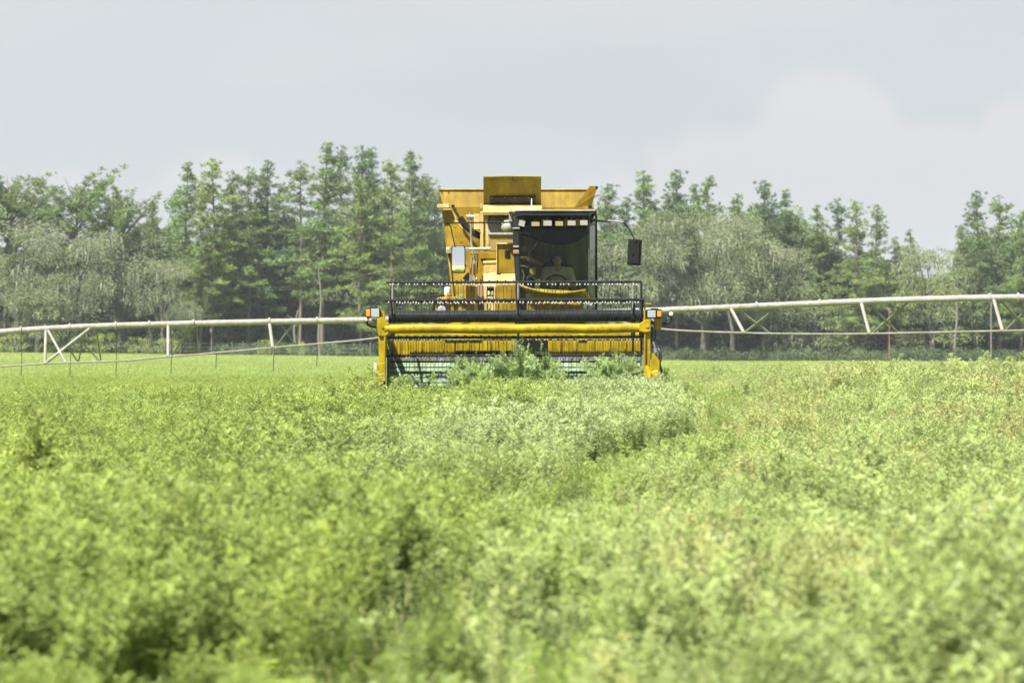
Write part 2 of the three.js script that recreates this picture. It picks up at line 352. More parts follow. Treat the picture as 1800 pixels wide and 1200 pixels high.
  for (let d = 54; d < 246; ) {
    const cell = d < 90 ? 0.42 : d < 150 ? 0.55 : 0.8, half = 0.2 * d * 1.1 + 1;
    for (let x0 = -half; x0 < half; x0 += cell) {
      const x = x0 + (r() - 0.5) * cell, dd = d + (r() - 0.5) * cell;
      if (dd < FIELD_END(x) - 1 || (dd < 56 && Math.abs(x) < 3)) continue;
      const p = fbm(x / 9 + 5, dd / 14 + 2, 3), v = 0.85 + 0.3 * r(), s = (0.8 + 0.7 * (p - 0.4)) * (cell / 0.42) ** 0.35;
      FL[Math.floor(r() * 3)].push({ x, y: groundY(x, dd) - 0.01, z: -dd, r: r() * 6.28, s, w: s * cell / 0.42, c: [(0.85 + 0.5 * p) * v, (0.95 + 0.12 * p) * v, (1.05 - 0.2 * p) * v] });
    }
    d += cell;
  }
  scatter('far_grass', 'smooth short green grass reaching from behind the crop to the woods', 'grass', FG.map((geo, i) => ({ geo, mat: M.far, list: FL[i], child: 'grass_tuft' })));
  LEGUMES = LEG;
}


// ------------------------------------------------------------------ woods beyond the field
const PX = (X, d) => (X - 900) * d / F, PY = (Y, d) => EYE - (Y - 600) * d / F;
const crownMat = (rgb) => { const m = leafMat(rgb, 0.3); m.vertexColors = true; return m; };
M.pine = crownMat([0.132, 0.205, 0.058]); M.pineblue = crownMat([0.100, 0.168, 0.070]); M.pinelight = crownMat([0.165, 0.235, 0.062]); M.oak = crownMat([0.175, 0.205, 0.110]); M.moss = crownMat([0.20, 0.21, 0.15]); M.broad = crownMat([0.180, 0.225, 0.085]);
M.bark = std([0.13, 0.105, 0.085], 0.95); M.barkgrey = std([0.115, 0.11, 0.098], 0.95); M.barkdark = std([0.075, 0.07, 0.06], 0.95);
function tuft(L, p, r, rad, n, up, tint) {       // a spray of needles
  const k = tint * (0.8 + 0.4 * r()), col = [k * (0.92 + 0.2 * r()), k, k * (0.9 + 0.2 * r())];
  for (let i = 0; i < n; i++) {
    const d = dirOf(r() * 6.283, (r() - 0.35) * 1.6).addScaledVector(up, 0.5).normalize(), s = d.clone().cross(V(r() - 0.5, r() - 0.5, r() - 0.5)).normalize(), w = rad * (0.05 + 0.06 * r());
    const o = p.clone().addScaledVector(dirOf(r() * 6.283, (r() - 0.5) * 3), rad * 0.35 * r()), tip = o.clone().addScaledVector(d, rad * (0.7 + 0.6 * r()));
    const n3 = s.clone().cross(d).normalize(), mid = o.clone().lerp(tip, 0.4);
    L.tri(o, mid.clone().addScaledVector(s, w), tip, n3, col); L.tri(o, tip, mid.clone().addScaledVector(s, -w), n3, col);
  }
}
// slender pine; returns geometries for a tree of height 1 unit = H metres
function pineGeo(seed, H, { from = 0.3, reach = 2.3, whorls = 18, open = 0, dead = 0.25, top = 'point' } = {}) {
  const r = rngOf(seed), L = new Leaves(), wood = [];
  const lean = V((r() - 0.5) * 0.8, 0, (r() - 0.5) * 0.8), at = (t) => V(lean.x * t * t + 0.12 * Math.sin(t * 7 + seed), H * t, lean.z * t * t);
  for (let i = 0; i < 8; i++) wood.push(bar(at(i / 8), at((i + 1) / 8), lerp(0.2, 0.035, i / 8), lerp(0.2, 0.035, (i + 1) / 8), 6));
  for (let w = 0; w < whorls; w++) {
    const t = from + (1 - from) * (w + 0.5) / whorls, q = (t - from) / (1 - from), n = 5 + Math.floor(r() * 2.4);
    const shape = top === 'round' ? Math.sqrt(Math.max(0.05, 1 - (q - 0.35) ** 2 / 0.46)) : Math.min(1, 0.65 + q * 2) * Math.pow(1 - q * 0.95, 0.8);
    for (let b = 0; b < n; b++) {
      const az = r() * 6.283, len = 1.7 * reach * shape * (0.25 + 1.0 * Math.pow(r(), 1.1)), el = (top === 'round' ? lerp(0.1, 0.95, q) : lerp(-0.12, 0.65, q * q)) + (r() - 0.5) * 0.4, d = dirOf(az, el), o = at(t + (r() - 0.5) / whorls);
      const sag = V(0, 0.25, 0), e = o.clone().addScaledVector(d, len).addScaledVector(sag, len * 0.3);
      if (len > 0.7) wood.push(bar(o, e, 0.035 + 0.012 * len, 0.012, 4));
      if (r() < open) continue;
      const m = Math.max(2, Math.round(len * 5)), tint = 0.68 + 0.62 * r();
      for (let k = 0; k < m; k++) {
        const s = lerp(0.25, 1.04, (k + 0.6 * r()) / m), p = o.clone().lerp(e, s).add(V((r() - 0.5) * 0.9, (r() - 0.4) * 0.42, (r() - 0.5) * 0.9));
        tuft(L, p, r, 0.26 + 0.2 * r(), 18, d, tint * (0.88 + 0.24 * r()));
      }
    }
    if (t < 0.6 && r() < dead) { const az = r() * 6.283, o = at(t - 0.1); wood.push(bar(o, o.clone().addScaledVector(dirOf(az, -0.1 + 0.4 * r()), 0.8 + r()), 0.03, 0.01, 4)); }
  }
  for (let k = 0; k < 6; k++) tuft(L, at(0.95 + 0.009 * k), r, 0.22, 7, V(0, 1, 0), 1);
  return { crown: L.geo(), trunk: merged(wood), H };
}
// wide oak hung with grey moss
function oakGeo(seed, { H = 12, R = 5.5, low = 0.25, billows = 34, leaf = 0.15, moss = 0.4 } = {}) {
  const r = rngOf(seed), L = new Leaves(), G2 = new Leaves(), wood = [];
  const fork = V((r() - 0.5) * 0.05 * H, H * 0.24, 0), K = H / 12;
  wood.push(bar(V(0, -0.2, 0), fork, 0.4 * K, 0.28 * K, 8));
  for (let b = 0; b < billows; b++) {
    const az = r() * 6.283, q = r(), y = lerp(low, 1, Math.pow(q, 0.8)), rr = R * Math.sqrt(Math.max(0.04, 1 - ((y - 0.48) / 0.62) ** 2)) * (0.35 + 0.6 * Math.sqrt(r()));
    const rad = lerp(1.6, 1.15, y) * (0.8 + 0.5 * r()) * H / 12, c = V(Math.cos(az) * rr, Math.min(H * y, H - rad * 0.8), Math.sin(az) * rr), tint = 0.75 + 0.55 * r();
    if (b % 3 === 0) { const mid = fork.clone().lerp(c, 0.5).add(V(0, 0.4 * K, 0)); wood.push(bar(fork, mid, 0.17 * K, 0.10 * K, 5), bar(mid, c, 0.10 * K, 0.03 * K, 5)); }
    const n = Math.round(6.5 * (rad / leaf) ** 2);
    for (let i = 0; i < n; i++) {
      const a = r() * 6.283, u = Math.acos(1 - 1.75 * r()) , d = V(Math.sin(u) * Math.cos(a), Math.cos(u) * 0.8, Math.sin(u) * Math.sin(a)), p = c.clone().addScaledVector(d, rad * (0.62 + 0.5 * Math.pow(r(), 1.5)));
      const ld = d.clone().add(V(r() - 0.5, r() - 0.7, r() - 0.5)).normalize(), k = tint * (0.88 + 0.24 * r());
      L.leaf(p, ld, ld.clone().cross(V(r() - 0.5, r() - 0.5, r() - 0.5)).normalize(), leaf * (0.7 + 0.7 * r()), leaf * (0.4 + 0.3 * r()), [k, k, k * (0.9 + 0.2 * r())]);
    }
    const hang = Math.round(moss * 12 * rad);
    for (let i = 0; i < hang; i++) {
      const a = r() * 6.283, q2 = Math.sqrt(r()), p = c.clone().add(V(Math.cos(a) * rad * q2, -rad * 0.1 + rad * 0.75 * (r() - 0.4), Math.sin(a) * rad * q2)), sa = r() * 6.283, k = 0.75 + 0.5 * r();
      G2.blade(p, V((r() - 0.5) * 0.5, -1, (r() - 0.5) * 0.5).normalize(), V(0, -0.1, 0), V(Math.cos(sa), 0, Math.sin(sa)), 0.4 + 0.7 * r(), 0.10 + 0.08 * r(), 2, [k, k, k]);
    }
  }
  return { crown: L.geo(), moss: moss ? G2.geo() : null, trunk: merged(wood), H };
}
const PINES = [
  pineGeo(11, 18, { from: 0.24 }), pineGeo(12, 18, { from: 0.28, reach: 2.0, open: 0.12 }), pineGeo(13, 18, { from: 0.2, reach: 2.6, whorls: 19 }), pineGeo(14, 18, { from: 0.34, reach: 2.3, open: 0.18, whorls: 15 }),
  pineGeo(15, 18, { from: 0.16, reach: 2.9, whorls: 21, open: 0.05 }), pineGeo(16, 15, { from: 0.5, reach: 3.4, whorls: 13, open: 0.2, top: 'round' }), pineGeo(17, 9, { from: 0.1, reach: 1.7, whorls: 15, open: 0.1 }),
];
const OAKS = [oakGeo(31, { H: 12.5, R: 6.6, billows: 60, low: 0.32, moss: 0.75 }), oakGeo(32, { H: 9.5, R: 4.2, billows: 34, low: 0.14, moss: 0.7 }), oakGeo(33, { H: 9.5, R: 3.6, billows: 30, low: 0.12, moss: 0.55 }), oakGeo(34, { H: 8, R: 2.7, billows: 22, low: 0.1, moss: 0.1 })];
const SHRUBS = [oakGeo(41, { H: 2.3, R: 1.7, billows: 34, low: 0.12, leaf: 0.13, moss: 0 }), oakGeo(42, { H: 2.3, R: 2.1, billows: 40, low: 0.1, leaf: 0.13, moss: 0 })];
const ordinal = (n) => ['first', 'second', 'third', 'fourth', 'fifth', 'sixth', 'seventh', 'eighth', 'ninth', 'tenth', 'eleventh', 'twelfth', 'thirteenth', 'fourteenth', 'fifteenth', 'sixteenth', 'seventeenth', 'eighteenth', 'nineteenth', 'twentieth', 'twenty-first', 'twenty-second', 'twenty-third', 'twenty-fourth', 'twenty-fifth'][n];
function plant(name, src, mats, X, Ytop, d, turn, label, category, group, wide = 1) {
  const x = PX(X, d), y0 = groundY(x, d), s = (PY(Ytop, d) - y0) / src.H, g = base(name, [x, y0, -d]);
  g.rotation.y = turn; g.scale.set(s * wide, s, s * wide);
  for (const k of ['trunk', 'crown', 'moss']) if (src[k]) { const m = new THREE.Mesh(src[k], mats[k]); m.name = k; if (k === 'moss') m.userData.kind = 'stuff'; m.castShadow = m.receiveShadow = true; g.add(m); }
  return tag(g, label, category, group);
}
{
  // [X, top Y, depth, variant, width, colour] read off the treeline from left to right
  const P = (list, side) => list.forEach(([X, Y, d, v, w = 1, c = 0], i) => {
    const mats = { trunk: M.bark, crown: [M.pine, M.pineblue, M.pinelight][c] };
    plant('pine_tree', PINES[v], mats, X, Y, d, i * 2.4 + v, `${ordinal(i)} green pine from the left among those in the treeline ${side}`, 'tree', 'pines in the treeline', w * 1.12);
  });
  P([[8, 342, 236, 5, 1.0], [136, 352, 240, 5, 1.1], [212, 372, 238, 5, 0.95], [268, 358, 240, 4, 0.8], [322, 292, 236, 1, 1.0], [352, 345, 233, 4, 0.8, 2], [374, 290, 236, 2, 1, 2], [408, 306, 242, 0, 0.9, 1], [437, 300, 238, 3, 0.9], [468, 288, 240, 0, 0.95, 1], [492, 330, 246, 1, 1, 1], [528, 290, 238, 3], [566, 258, 236, 1, 1.05], [600, 264, 244, 3, 0.9, 1],
    [634, 316, 231, 4, 0.9, 2], [636, 263, 242, 0, 0.85, 1], [660, 268, 246, 1, 0.9, 1], [690, 292, 232, 4, 0.95, 2], [724, 276, 238, 2, 0.95], [748, 312, 244, 3, 0.9]], 'left of the harvester');
  P([[1074, 332, 242, 2], [1100, 352, 248, 0, 1, 1], [1132, 306, 240, 0], [1192, 308, 240, 2, 0.85, 1], [1214, 330, 244, 1, 0.9], [1242, 318, 242, 4, 0.8], [1296, 346, 244, 0, 0.9], [1342, 326, 238, 2, 0.9, 1], [1388, 340, 242, 1, 0.95, 1], [1432, 366, 240, 1, 0.9], [1474, 354, 242, 3, 0.9, 1], [1506, 360, 234, 4, 0.85, 2], [1540, 368, 238, 2, 0.8], [1576, 420, 240, 0, 0.9],
    [1598, 408, 242, 1, 0.8], [1690, 402, 236, 2, 0.85], [1720, 344, 234, 2, 0.85, 1], [1756, 350, 238, 3, 1.1, 0], [1796, 376, 232, 4, 0.85], [1836, 350, 236, 0]], 'right of the harvester');
  const om = { trunk: M.barkdark, crown: M.oak, moss: M.moss };
  const O = (X, Y, d, v, w, label, m = om) => plant('oak_tree', OAKS[v], m, X, Y, d, X * 0.37, label, 'tree', undefined, w);
  O(1238, 372, 233, 0, 1.05, 'big spreading grey-green oak hung with moss right of the harvester mirror');
  O(1360, 432, 236, 2, 1, 'smaller mossy oak at the right shoulder of the big spreading oak');
  O(1092, 420, 238, 1, 1, 'mossy oak directly behind the black right-hand mirror of the harvester');
  O(30, 385, 232, 1, 1.1, 'mossy grey oak at the extreme left end of the treeline');
  O(125, 420, 230, 1, 1.1, 'grey mossy oak second from the left end of the treeline');
  O(215, 405, 233, 2, 1.2, 'grey mossy oak third from the left, under the flat-topped pines');
  O(285, 455, 229, 1, 0.85, 'low grey mossy oak right of the flat-topped pines, fourth from the left');
  O(65, 480, 227, 3, 1.3, 'low billowing grey oak in front near the left end of the treeline', om);
  const bm = { trunk: M.barkdark, crown: M.broad, moss: M.moss };
  O(782, 398, 244, 2, 0.9, 'light green hazy tree beside the left edge of the yellow grain tank', bm);
  O(838, 420, 246, 2, 1, 'light green tree behind the grain tank of the harvester', bm);
  O(1640, 432, 236, 2, 1.0, 'pale green bushy tree filling the low gap in the right treeline', bm);
  O(1676, 470, 234, 3, 1.1, 'pale green bushy tree beside the thin grey pole on the right', bm);
  O(1560, 480, 238, 3, 1.2, 'green bushy tree behind the rusty post on the right', bm);
  O(1440, 500, 234, 3, 1.2, 'green bushy tree right of the mossy oaks on the right side', bm);
  O(700, 470, 240, 3, 1.4, 'green bushy tree below the pines just left of the harvester', bm);
  O(420, 480, 242, 3, 1.4, 'green bushy tree below the pines in the middle of the left treeline', bm);
  O(1010, 430, 246, 1, 1, 'mossy oak standing behind the cab of the harvester');
  // trimmed shrubs along the fence on the left
  const sm = { trunk: M.barkdark, crown: crownMat([0.250, 0.300, 0.062]) };
  [[22, 588, 0, 1.2], [88, 592, 1, 1.0], [150, 590, 1, 1.1], [188, 586, 0, 1], [242, 592, 1, 0.95], [292, 594, 0, 1.0], [470, 596, 1, 0.8], [520, 600, 0, 0.9]].forEach(([X, Y, v, w], i) =>
    plant('shrub', SHRUBS[v], sm, X, Y, 226, i * 1.9, `${ordinal(i)} light green shrub from the left along the field edge`, 'shrub', 'shrubs along the fence', w));
  // deep shade behind, put into the leaf colour: the wood closes to a dark mass of undergrowth
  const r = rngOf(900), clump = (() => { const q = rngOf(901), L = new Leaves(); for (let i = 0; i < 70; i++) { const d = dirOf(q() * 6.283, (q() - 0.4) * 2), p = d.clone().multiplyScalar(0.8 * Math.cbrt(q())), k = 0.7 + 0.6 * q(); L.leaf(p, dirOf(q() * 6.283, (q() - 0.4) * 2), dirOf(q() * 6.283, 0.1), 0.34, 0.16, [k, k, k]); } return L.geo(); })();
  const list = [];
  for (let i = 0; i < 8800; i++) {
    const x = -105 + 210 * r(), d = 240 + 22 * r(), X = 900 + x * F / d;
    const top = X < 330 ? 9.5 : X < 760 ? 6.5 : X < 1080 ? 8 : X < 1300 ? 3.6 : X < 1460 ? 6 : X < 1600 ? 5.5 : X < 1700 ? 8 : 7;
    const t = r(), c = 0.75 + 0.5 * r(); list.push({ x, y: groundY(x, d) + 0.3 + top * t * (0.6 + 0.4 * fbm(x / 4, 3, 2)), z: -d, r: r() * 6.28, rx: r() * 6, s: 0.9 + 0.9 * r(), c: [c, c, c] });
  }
  const mid = [];
  for (let i = 0; i < 14500; i++) {
    const x = -105 + 210 * r(), d = 241 + 16 * r(), X = 900 + x * F / d, n = fbm(x / 2.6 + 3, 7, 2);
    const top = (X < 60 ? 8 : X < 300 ? 10.5 : X < 780 ? 14.5 : X < 1060 ? 10 : X < 1460 ? 12.5 : X < 1570 ? 11 : X < 1690 ? 8 : 11) * (0.62 + 0.7 * n);
    const t = Math.sqrt(r()), c = (0.7 + 0.6 * r()) * (0.75 + 0.5 * fbm(x / 1.4 + 9, t * 6, 2)); mid.push({ x, y: groundY(x, d) + 2 + (top - 2) * t, z: -d, r: r() * 6.28, rx: r() * 6, s: 0.6 + 0.6 * r(), c: [c, c, c] });
  }
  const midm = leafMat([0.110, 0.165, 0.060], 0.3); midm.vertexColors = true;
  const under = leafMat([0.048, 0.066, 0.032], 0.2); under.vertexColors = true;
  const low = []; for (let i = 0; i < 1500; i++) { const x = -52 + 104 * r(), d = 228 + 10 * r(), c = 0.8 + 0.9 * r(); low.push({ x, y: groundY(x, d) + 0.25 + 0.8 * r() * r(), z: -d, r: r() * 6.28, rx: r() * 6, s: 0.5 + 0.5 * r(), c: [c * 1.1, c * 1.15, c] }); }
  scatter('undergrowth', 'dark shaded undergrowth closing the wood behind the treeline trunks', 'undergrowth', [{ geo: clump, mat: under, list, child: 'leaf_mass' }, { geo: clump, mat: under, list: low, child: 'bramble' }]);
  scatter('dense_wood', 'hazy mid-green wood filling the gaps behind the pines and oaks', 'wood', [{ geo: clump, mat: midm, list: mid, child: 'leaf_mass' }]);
  // bare poles and snags
  const pole = (name, X, Yt, d, rad, mat, label, cat, lean = 0) => {
    const x = PX(X, d), y0 = groundY(x, d), g = base(name, [x, y0, -d]), h = PY(Yt, d) - y0;
    if (name === 'dead_tree') {
      const w = []; for (let i = 0; i < 6; i++) w.push(bar(V(0.12 * Math.sin(i * 1.3 + X) + lean * i / 6, h * i / 6 - 0.2, 0), V(0.12 * Math.sin((i + 1) * 1.3 + X) + lean * (i + 1) / 6, h * (i + 1) / 6, 0), rad * (1 - 0.1 * i), rad * (0.9 - 0.1 * i), 7));
      part('trunk', w, mat, g); part('branch', [bar(V(0.05, h * 0.62, 0), V(0.7, h * 0.74, 0.2), 0.05, 0.02, 5)], mat, g); part('branch', [bar(V(0.02, h * 0.8, 0), V(-0.6, h * 0.9, -0.2), 0.04, 0.015, 5)], mat, g);
    } else { part('post', [bar(V(0, -0.3, 0), V(lean, h, 0), rad, rad * 0.92, 8)], mat, g); part('cap', [bar(V(lean, h, 0), V(lean, h + 0.06, 0), rad * 1.15, rad * 0.9, 8)], mat, g); }
    return tag(g, label, cat);
  };
  pole('dead_tree', 562, 470, 228, 0.14, M.barkgrey, 'bare pale dead trunk standing among the pines left of the harvester', 'dead tree');
  pole('dead_tree', 515, 545, 229, 0.16, M.barkgrey, 'short pale leaning snag near the second white brace of the pipe', 'dead tree', 0.3);
  pole('dead_tree', 1681, 490, 230, 0.15, M.barkgrey, 'bare pale dead trunk rising behind the pipe on the right', 'dead tree');
  pole('dead_tree', 752, 455, 240, 0.2, M.barkgrey, 'pale bare trunk seen just left of the grain tank', 'dead tree');
  pole('dead_tree', 1292, 520, 231, 0.24, M.barkgrey, 'pale leaning mossy trunk under the big oak', 'dead tree', -0.7);
  pole('pole', 1743, 512, 228, 0.075, M.barkgrey, 'thin grey pole by the rightmost white brace of the pipe', 'pole');
  pole('pole', 1564, 545, 228, 0.05, M.rust, 'thin rusty red pole behind the pipe on the right', 'pole');
  // wire fence along the wood on the left
  const f = base('wire_fence', [PX(250, 225), 0, -225]), fx = f.position.x;
  const posts = [205, 261, 316, 372, 427, 480, 535, 591, 650];
  posts.forEach((X, i) => { const x = PX(X, 225), y0 = groundY(x, 225), l = (i % 3 - 1) * 0.05; part('post', [bar(V(x - fx, y0 - 0.3, 0), V(x - fx + l, y0 + 1.35 + 0.2 * (i % 2), 0), 0.055, 0.045, 7)], M.bark, f); });
  for (const h of [0.4, 0.75, 1.1]) part('wire', posts.slice(1).map((X, i) => bar(V(PX(posts[i], 225) - fx, groundY(PX(posts[i], 225), 225) + h, 0.07), V(PX(X, 225) - fx, groundY(PX(X, 225), 225) + h, 0.07), 0.008, 0.008, 4)), M.galvdim, f);
  tag(f, 'wire fence on weathered posts in front of the woods on the left', 'fence');
}
// ------------------------------------------------------------------ centre-pivot irrigation pipe across the field
{
  const dAt = (X) => lerp(71, 61, clamp((X + 100) / 2000)), pv = base('irrigation_pivot', [PX(900, 66), 0, -66]), O = pv.position;
  const q = (X, Y, dz = 0) => { const d = dAt(X) + dz; return V(PX(X, d) - O.x, PY(Y, d), -d - O.z); };
  const TOP = [[-160, 596], [0, 583], [80, 577.5], [160, 573.5], [295, 569.5], [475, 565.5], [640, 562.5], [800, 558], [960, 553], [1170, 545], [1290, 540], [1400, 535], [1560, 528], [1700, 524], [1800, 522.5], [1960, 522]];
  const topY = (X) => { for (let i = 1; i < TOP.length; i++) if (X <= TOP[i][0]) return lerp(TOP[i - 1][1], TOP[i][1], (X - TOP[i - 1][0]) / (TOP[i][0] - TOP[i - 1][0])); return 522; };
  part('pipe', [tube(TOP.map(([X, Y]) => q(X, Y)), 0.080, 240, 10)], M.galv, pv);
  const LB = [[-160, 652], [0, 644], [78, 639], [115, 637.5], [215, 634], [295, 627], [380, 620], [478, 611], [560, 604], [660, 594], [745, 578]], RB = [[1060, 560], [1163, 578], [1310, 585], [1350, 586], [1450, 587], [1530, 586.5], [1600, 585], [1760, 581.5], [1860, 579], [1960, 576]];
  const yAt = (T, X) => { for (let i = 1; i < T.length; i++) if (X <= T[i][0]) return lerp(T[i - 1][1], T[i][1], (X - T[i - 1][0]) / (T[i][0] - T[i - 1][0])); return T[T.length - 1][1]; };
  for (const [T, dy] of [[LB, 0], [RB, 0]]) {
    part('truss_rod', [tube(T.map(([X, Y]) => q(X, Y, -0.75)), 0.024, 120, 6)], M.rod, pv);
    part('truss_rod', [tube(T.map(([X, Y]) => q(X, Y + dy, 0.75)), 0.022, 120, 6)], M.galvdim, pv);
  }
  const strut = (X0, X1, T, near, r, mat = near ? M.galv : M.galvdim) => part('strut', [bar(q(X0, topY(X0)), q(X1, yAt(T, X1), near ? -0.75 : 0.75), r, r, 7)], mat, pv);  // far struts and rods: same steel with shade darkened into the colour
  strut(80, 78, LB, 1, 0.042); strut(82, 115, LB, 1, 0.038); strut(162, 78, LB, 1, 0.042); strut(295, 295, LB, 1, 0.045); strut(473, 479, LB, 1, 0.045);
  strut(168, 177, LB, 0, 0.022); strut(95, 137, LB, 0, 0.02); strut(150, 137, LB, 0, 0.02); strut(120, 175, LB, 0, 0.018); strut(338, 300, LB, 0, 0.026); strut(345, 349, LB, 0, 0.022); strut(518, 484, LB, 0, 0.026); strut(525, 522, LB, 0, 0.022); strut(490, 520, LB, 0, 0.018);
  strut(1284, 1308, RB, 1, 0.045); strut(1514, 1529, RB, 1, 0.045); strut(1747, 1763, RB, 1, 0.045);
  strut(1372, 1309, RB, 0, 0.03); strut(1292, 1354, RB, 0, 0.03, M.rod); strut(1602, 1533, RB, 0, 0.03); strut(1524, 1580, RB, 0, 0.026); strut(1828, 1768, RB, 0, 0.03); strut(1755, 1810, RB, 0, 0.026);
  [[36, 668], [122, 662], [203, 661], [300, 656], [379, 648], [480, 652], [556, 644], [1330, 628], [1441, 626], [1660, 624]].forEach(([X, Y], i) => {
    if (X > 1000) return;
    const a = q(X, topY(X) + 2, 0.1), b = a.clone(); b.y = PY(Y, dAt(X)) ; part('drop_hose', [tube([a.clone().add(V(0.05, 0.2, 0)), a, a.clone().lerp(b, 0.5).add(V(0.02, 0, 0)), b], 0.011, 20, 5)], M.hose, pv);
  });
  for (const X of [36, 122, 203, 262, 340, 473, 557, 1330, 1441, 1740, 1790]) { const p = q(X, topY(X)); part('coupling', [new THREE.CylinderGeometry(0.115, 0.115, 0.05, 12).rotateZ(Math.PI / 2).translate(p.x, p.y, p.z)], M.galv, pv); }
  // the wheeled tower stands hidden behind the harvester
  const t0 = q(905, topY(905)), gy = 0.0;
  for (const s of [-1, 1]) {
    part('tower_leg', [bar(t0, V(t0.x, gy + 0.5, t0.z + 1.5 * s), 0.05, 0.05, 7)], M.galv, pv);
    part('tower_wheel', [new THREE.TorusGeometry(0.36, 0.13, 8, 20).rotateY(Math.PI / 2).translate(t0.x, gy + 0.46, t0.z + 1.5 * s)], M.rubber, pv);
  }
  part('tower_beam', [bar(V(t0.x, gy + 0.55, t0.z - 1.6), V(t0.x, gy + 0.55, t0.z + 1.6), 0.06, 0.06, 7)], M.galv, pv);
  tag(pv, 'long white centre-pivot irrigation pipe with truss rods crossing behind the harvester', 'irrigation pipe');
}
// ------------------------------------------------------------------ the combine harvester
const D0 = 42;
const q = (X, Y, z) => V((X - 900) * (D0 - z) / F, EYE - (Y - 600) * (D0 - z) / F, z);
function pbox(X0, Y0, X1, Y1, z, depth, r = 0.012) { const a = q(X0, Y1, z), b = q(X1, Y0, z); return box((a.x + b.x) / 2, (a.y + b.y) / 2, z - depth / 2, b.x - a.x, b.y - a.y, depth, r); }
function pplate(pts, z, th, bevel = 0.006) {
  const s = new THREE.Shape(pts.map(([X, Y]) => { const p = q(X, Y, z); return new THREE.Vector2(p.x, p.y); }));
  return new THREE.ExtrudeGeometry(s, { depth: th - 2 * bevel, bevelEnabled: true, bevelThickness: bevel, bevelSize: bevel, bevelOffset: -bevel, bevelSegments: 1 }).translate(0, 0, z - th + bevel);
}
const slab = (pts, th) => prism(pts.map((p) => q(...p)), th);
const pline = (pts, r, seg = 8) => pts.slice(1).map((p, i) => bar(q(...pts[i]), q(...p), r, r, seg));
const ptube = (pts, r, seg = 28, rad = 8) => tube(pts.map((p) => q(...p)), r, seg, rad);
const bolt = (X, Y, z, r = 0.014) => { const p = q(X, Y, z); return new THREE.CylinderGeometry(r, r, 0.016, 6).rotateX(Math.PI / 2).translate(p.x, p.y, z + 0.006); };
const combine = base('combine_harvester', [0, 0, -D0]);
tag(combine, 'old yellow combine harvester with a wide reel header driving towards the viewer through the crop', 'harvester');
{
  // ---------------- header
  const h = sub('header', combine);
  part('back_panel', [pbox(680, 599, 800, 624, -0.70, 0.03)], M.header, h);
  part('back_panel', [pbox(801, 599, 908, 617, -0.70, 0.03)], M.header, h);
  part('back_panel', [pbox(963, 599, 1046, 624, -0.70, 0.03)], M.header, h);
  part('back_panel', [pbox(1047, 599, 1128, 624, -0.70, 0.03)], M.header, h);
  part('panel_rib', [702, 740, 778, 822, 862, 985, 1012, 1070, 1098].map((X) => pbox(X, 600, X + 2.4, X > 800 && X < 910 ? 617 : 624, -0.685, 0.015, 0.004)), M.header, h, undefined, 'stuff');
  part('rear_beam', [pbox(676, 584, 1131, 597, -0.69, 0.16, 0.02)], M.header, h);
  for (const [x0, x1] of [[780, 846], [1016, 1030]]) part('beam_bracket', [pbox(x0, 586, x1, 598, -0.672, 0.025)], M.header, h);
  part('apron', [pbox(681, 625, 1129, 635, -0.66, 0.03)], M.grey, h);
  part('apron_backing', [pbox(680, 617, 1130, 706, -0.72, 0.03)], M.dark, h);
  for (const [i, Y] of [637.2, 646.4, 655.2, 664.2, 673.4, 682.6].entries()) part('slat', [slab([[684, Y + 7.2, -0.60 + 0.05 * i], [1129, Y + 7.2, -0.60 + 0.05 * i], [1129, Y, -0.66 + 0.05 * i], [684, Y, -0.66 + 0.05 * i]], 0.02)], M.green, h);
  part('header_floor', [box(0.1, 0.30, 0.0, 4.5, 0.05, 1.3)], M.charcoal, h);
  part('cutter_bar', [box(0.1, 0.285, 0.72, 4.5, 0.05, 0.14)], M.charcoal, h);
  part('end_sheet', [prism([V(-2.13, 0.28, 0.8), V(-2.13, 0.28, -0.78), V(-2.13, 1.16, -0.78), V(-2.13, 1.2, 0.1), V(-2.13, 0.92, 0.75)].map((p) => p), -0.03)], M.header, h);
  part('end_sheet', [prism([V(2.21, 0.28, 0.8), V(2.21, 0.28, -0.78), V(2.21, 1.16, -0.78), V(2.21, 1.2, 0.1), V(2.21, 0.92, 0.75)], 0.03)], M.header, h);
  part('side_liner', [pbox(679.5, 612, 684, 680, -0.45, 0.25)], M.green, h); part('side_liner', [pbox(1127.5, 624, 1133, 676, 0.1, 0.4)], M.endgreen, h);
  // pusher bar and its brackets
  part('pusher_bar', [ptube([[676, 578, 0.8], [770, 577.4, 0.8], [860, 578.4, 0.8], [960, 577, 0.8], [1040, 577.6, 0.8], [1128, 576, 0.8]], 0.078, 80, 10)], M.header, h);
  part('bar_bracket', [pplate([[663, 560], [671, 557], [683, 568], [683, 586], [677, 591], [665, 590], [662, 575]], 0.86, 0.13)], M.header, h);
  part('bar_bracket', [pplate([[1124, 569], [1135, 562], [1144, 562], [1144, 582], [1134, 584], [1124, 582]], 0.88, 0.14)], M.header, h);
  part('pivot_bolt', [bolt(672, 574, 0.86, 0.03)], M.header, h); part('pivot_bolt', [bolt(1138, 573, 0.88, 0.03)], M.header, h);
  // left column and crop divider
  part('column', [pplate([[665, 588], [680, 588], [677, 645], [666, 645]], 0.82, 0.14)], M.header, h);
  part('column_rib', [pplate([[674.5, 592], [678, 592], [677, 640], [674.5, 640]], 0.86, 0.04)], M.yellow, h);
  part('crop_divider', [pplate([[662.5, 640], [677, 637], [677.5, 668], [674, 672.5], [661, 671], [660.5, 660]], 0.98, 0.22)], M.header, h);
  part('divider_shoe', [pplate([[660, 671.5], [677, 672.5], [676, 684], [664, 684]], 0.95, 0.2)], M.rubber, h);
  part('reflector', [pplate([[656.5, 637], [662, 638.5], [662, 651], [658, 650]], 0.9, 0.02, 0.003)], M.clip, h);
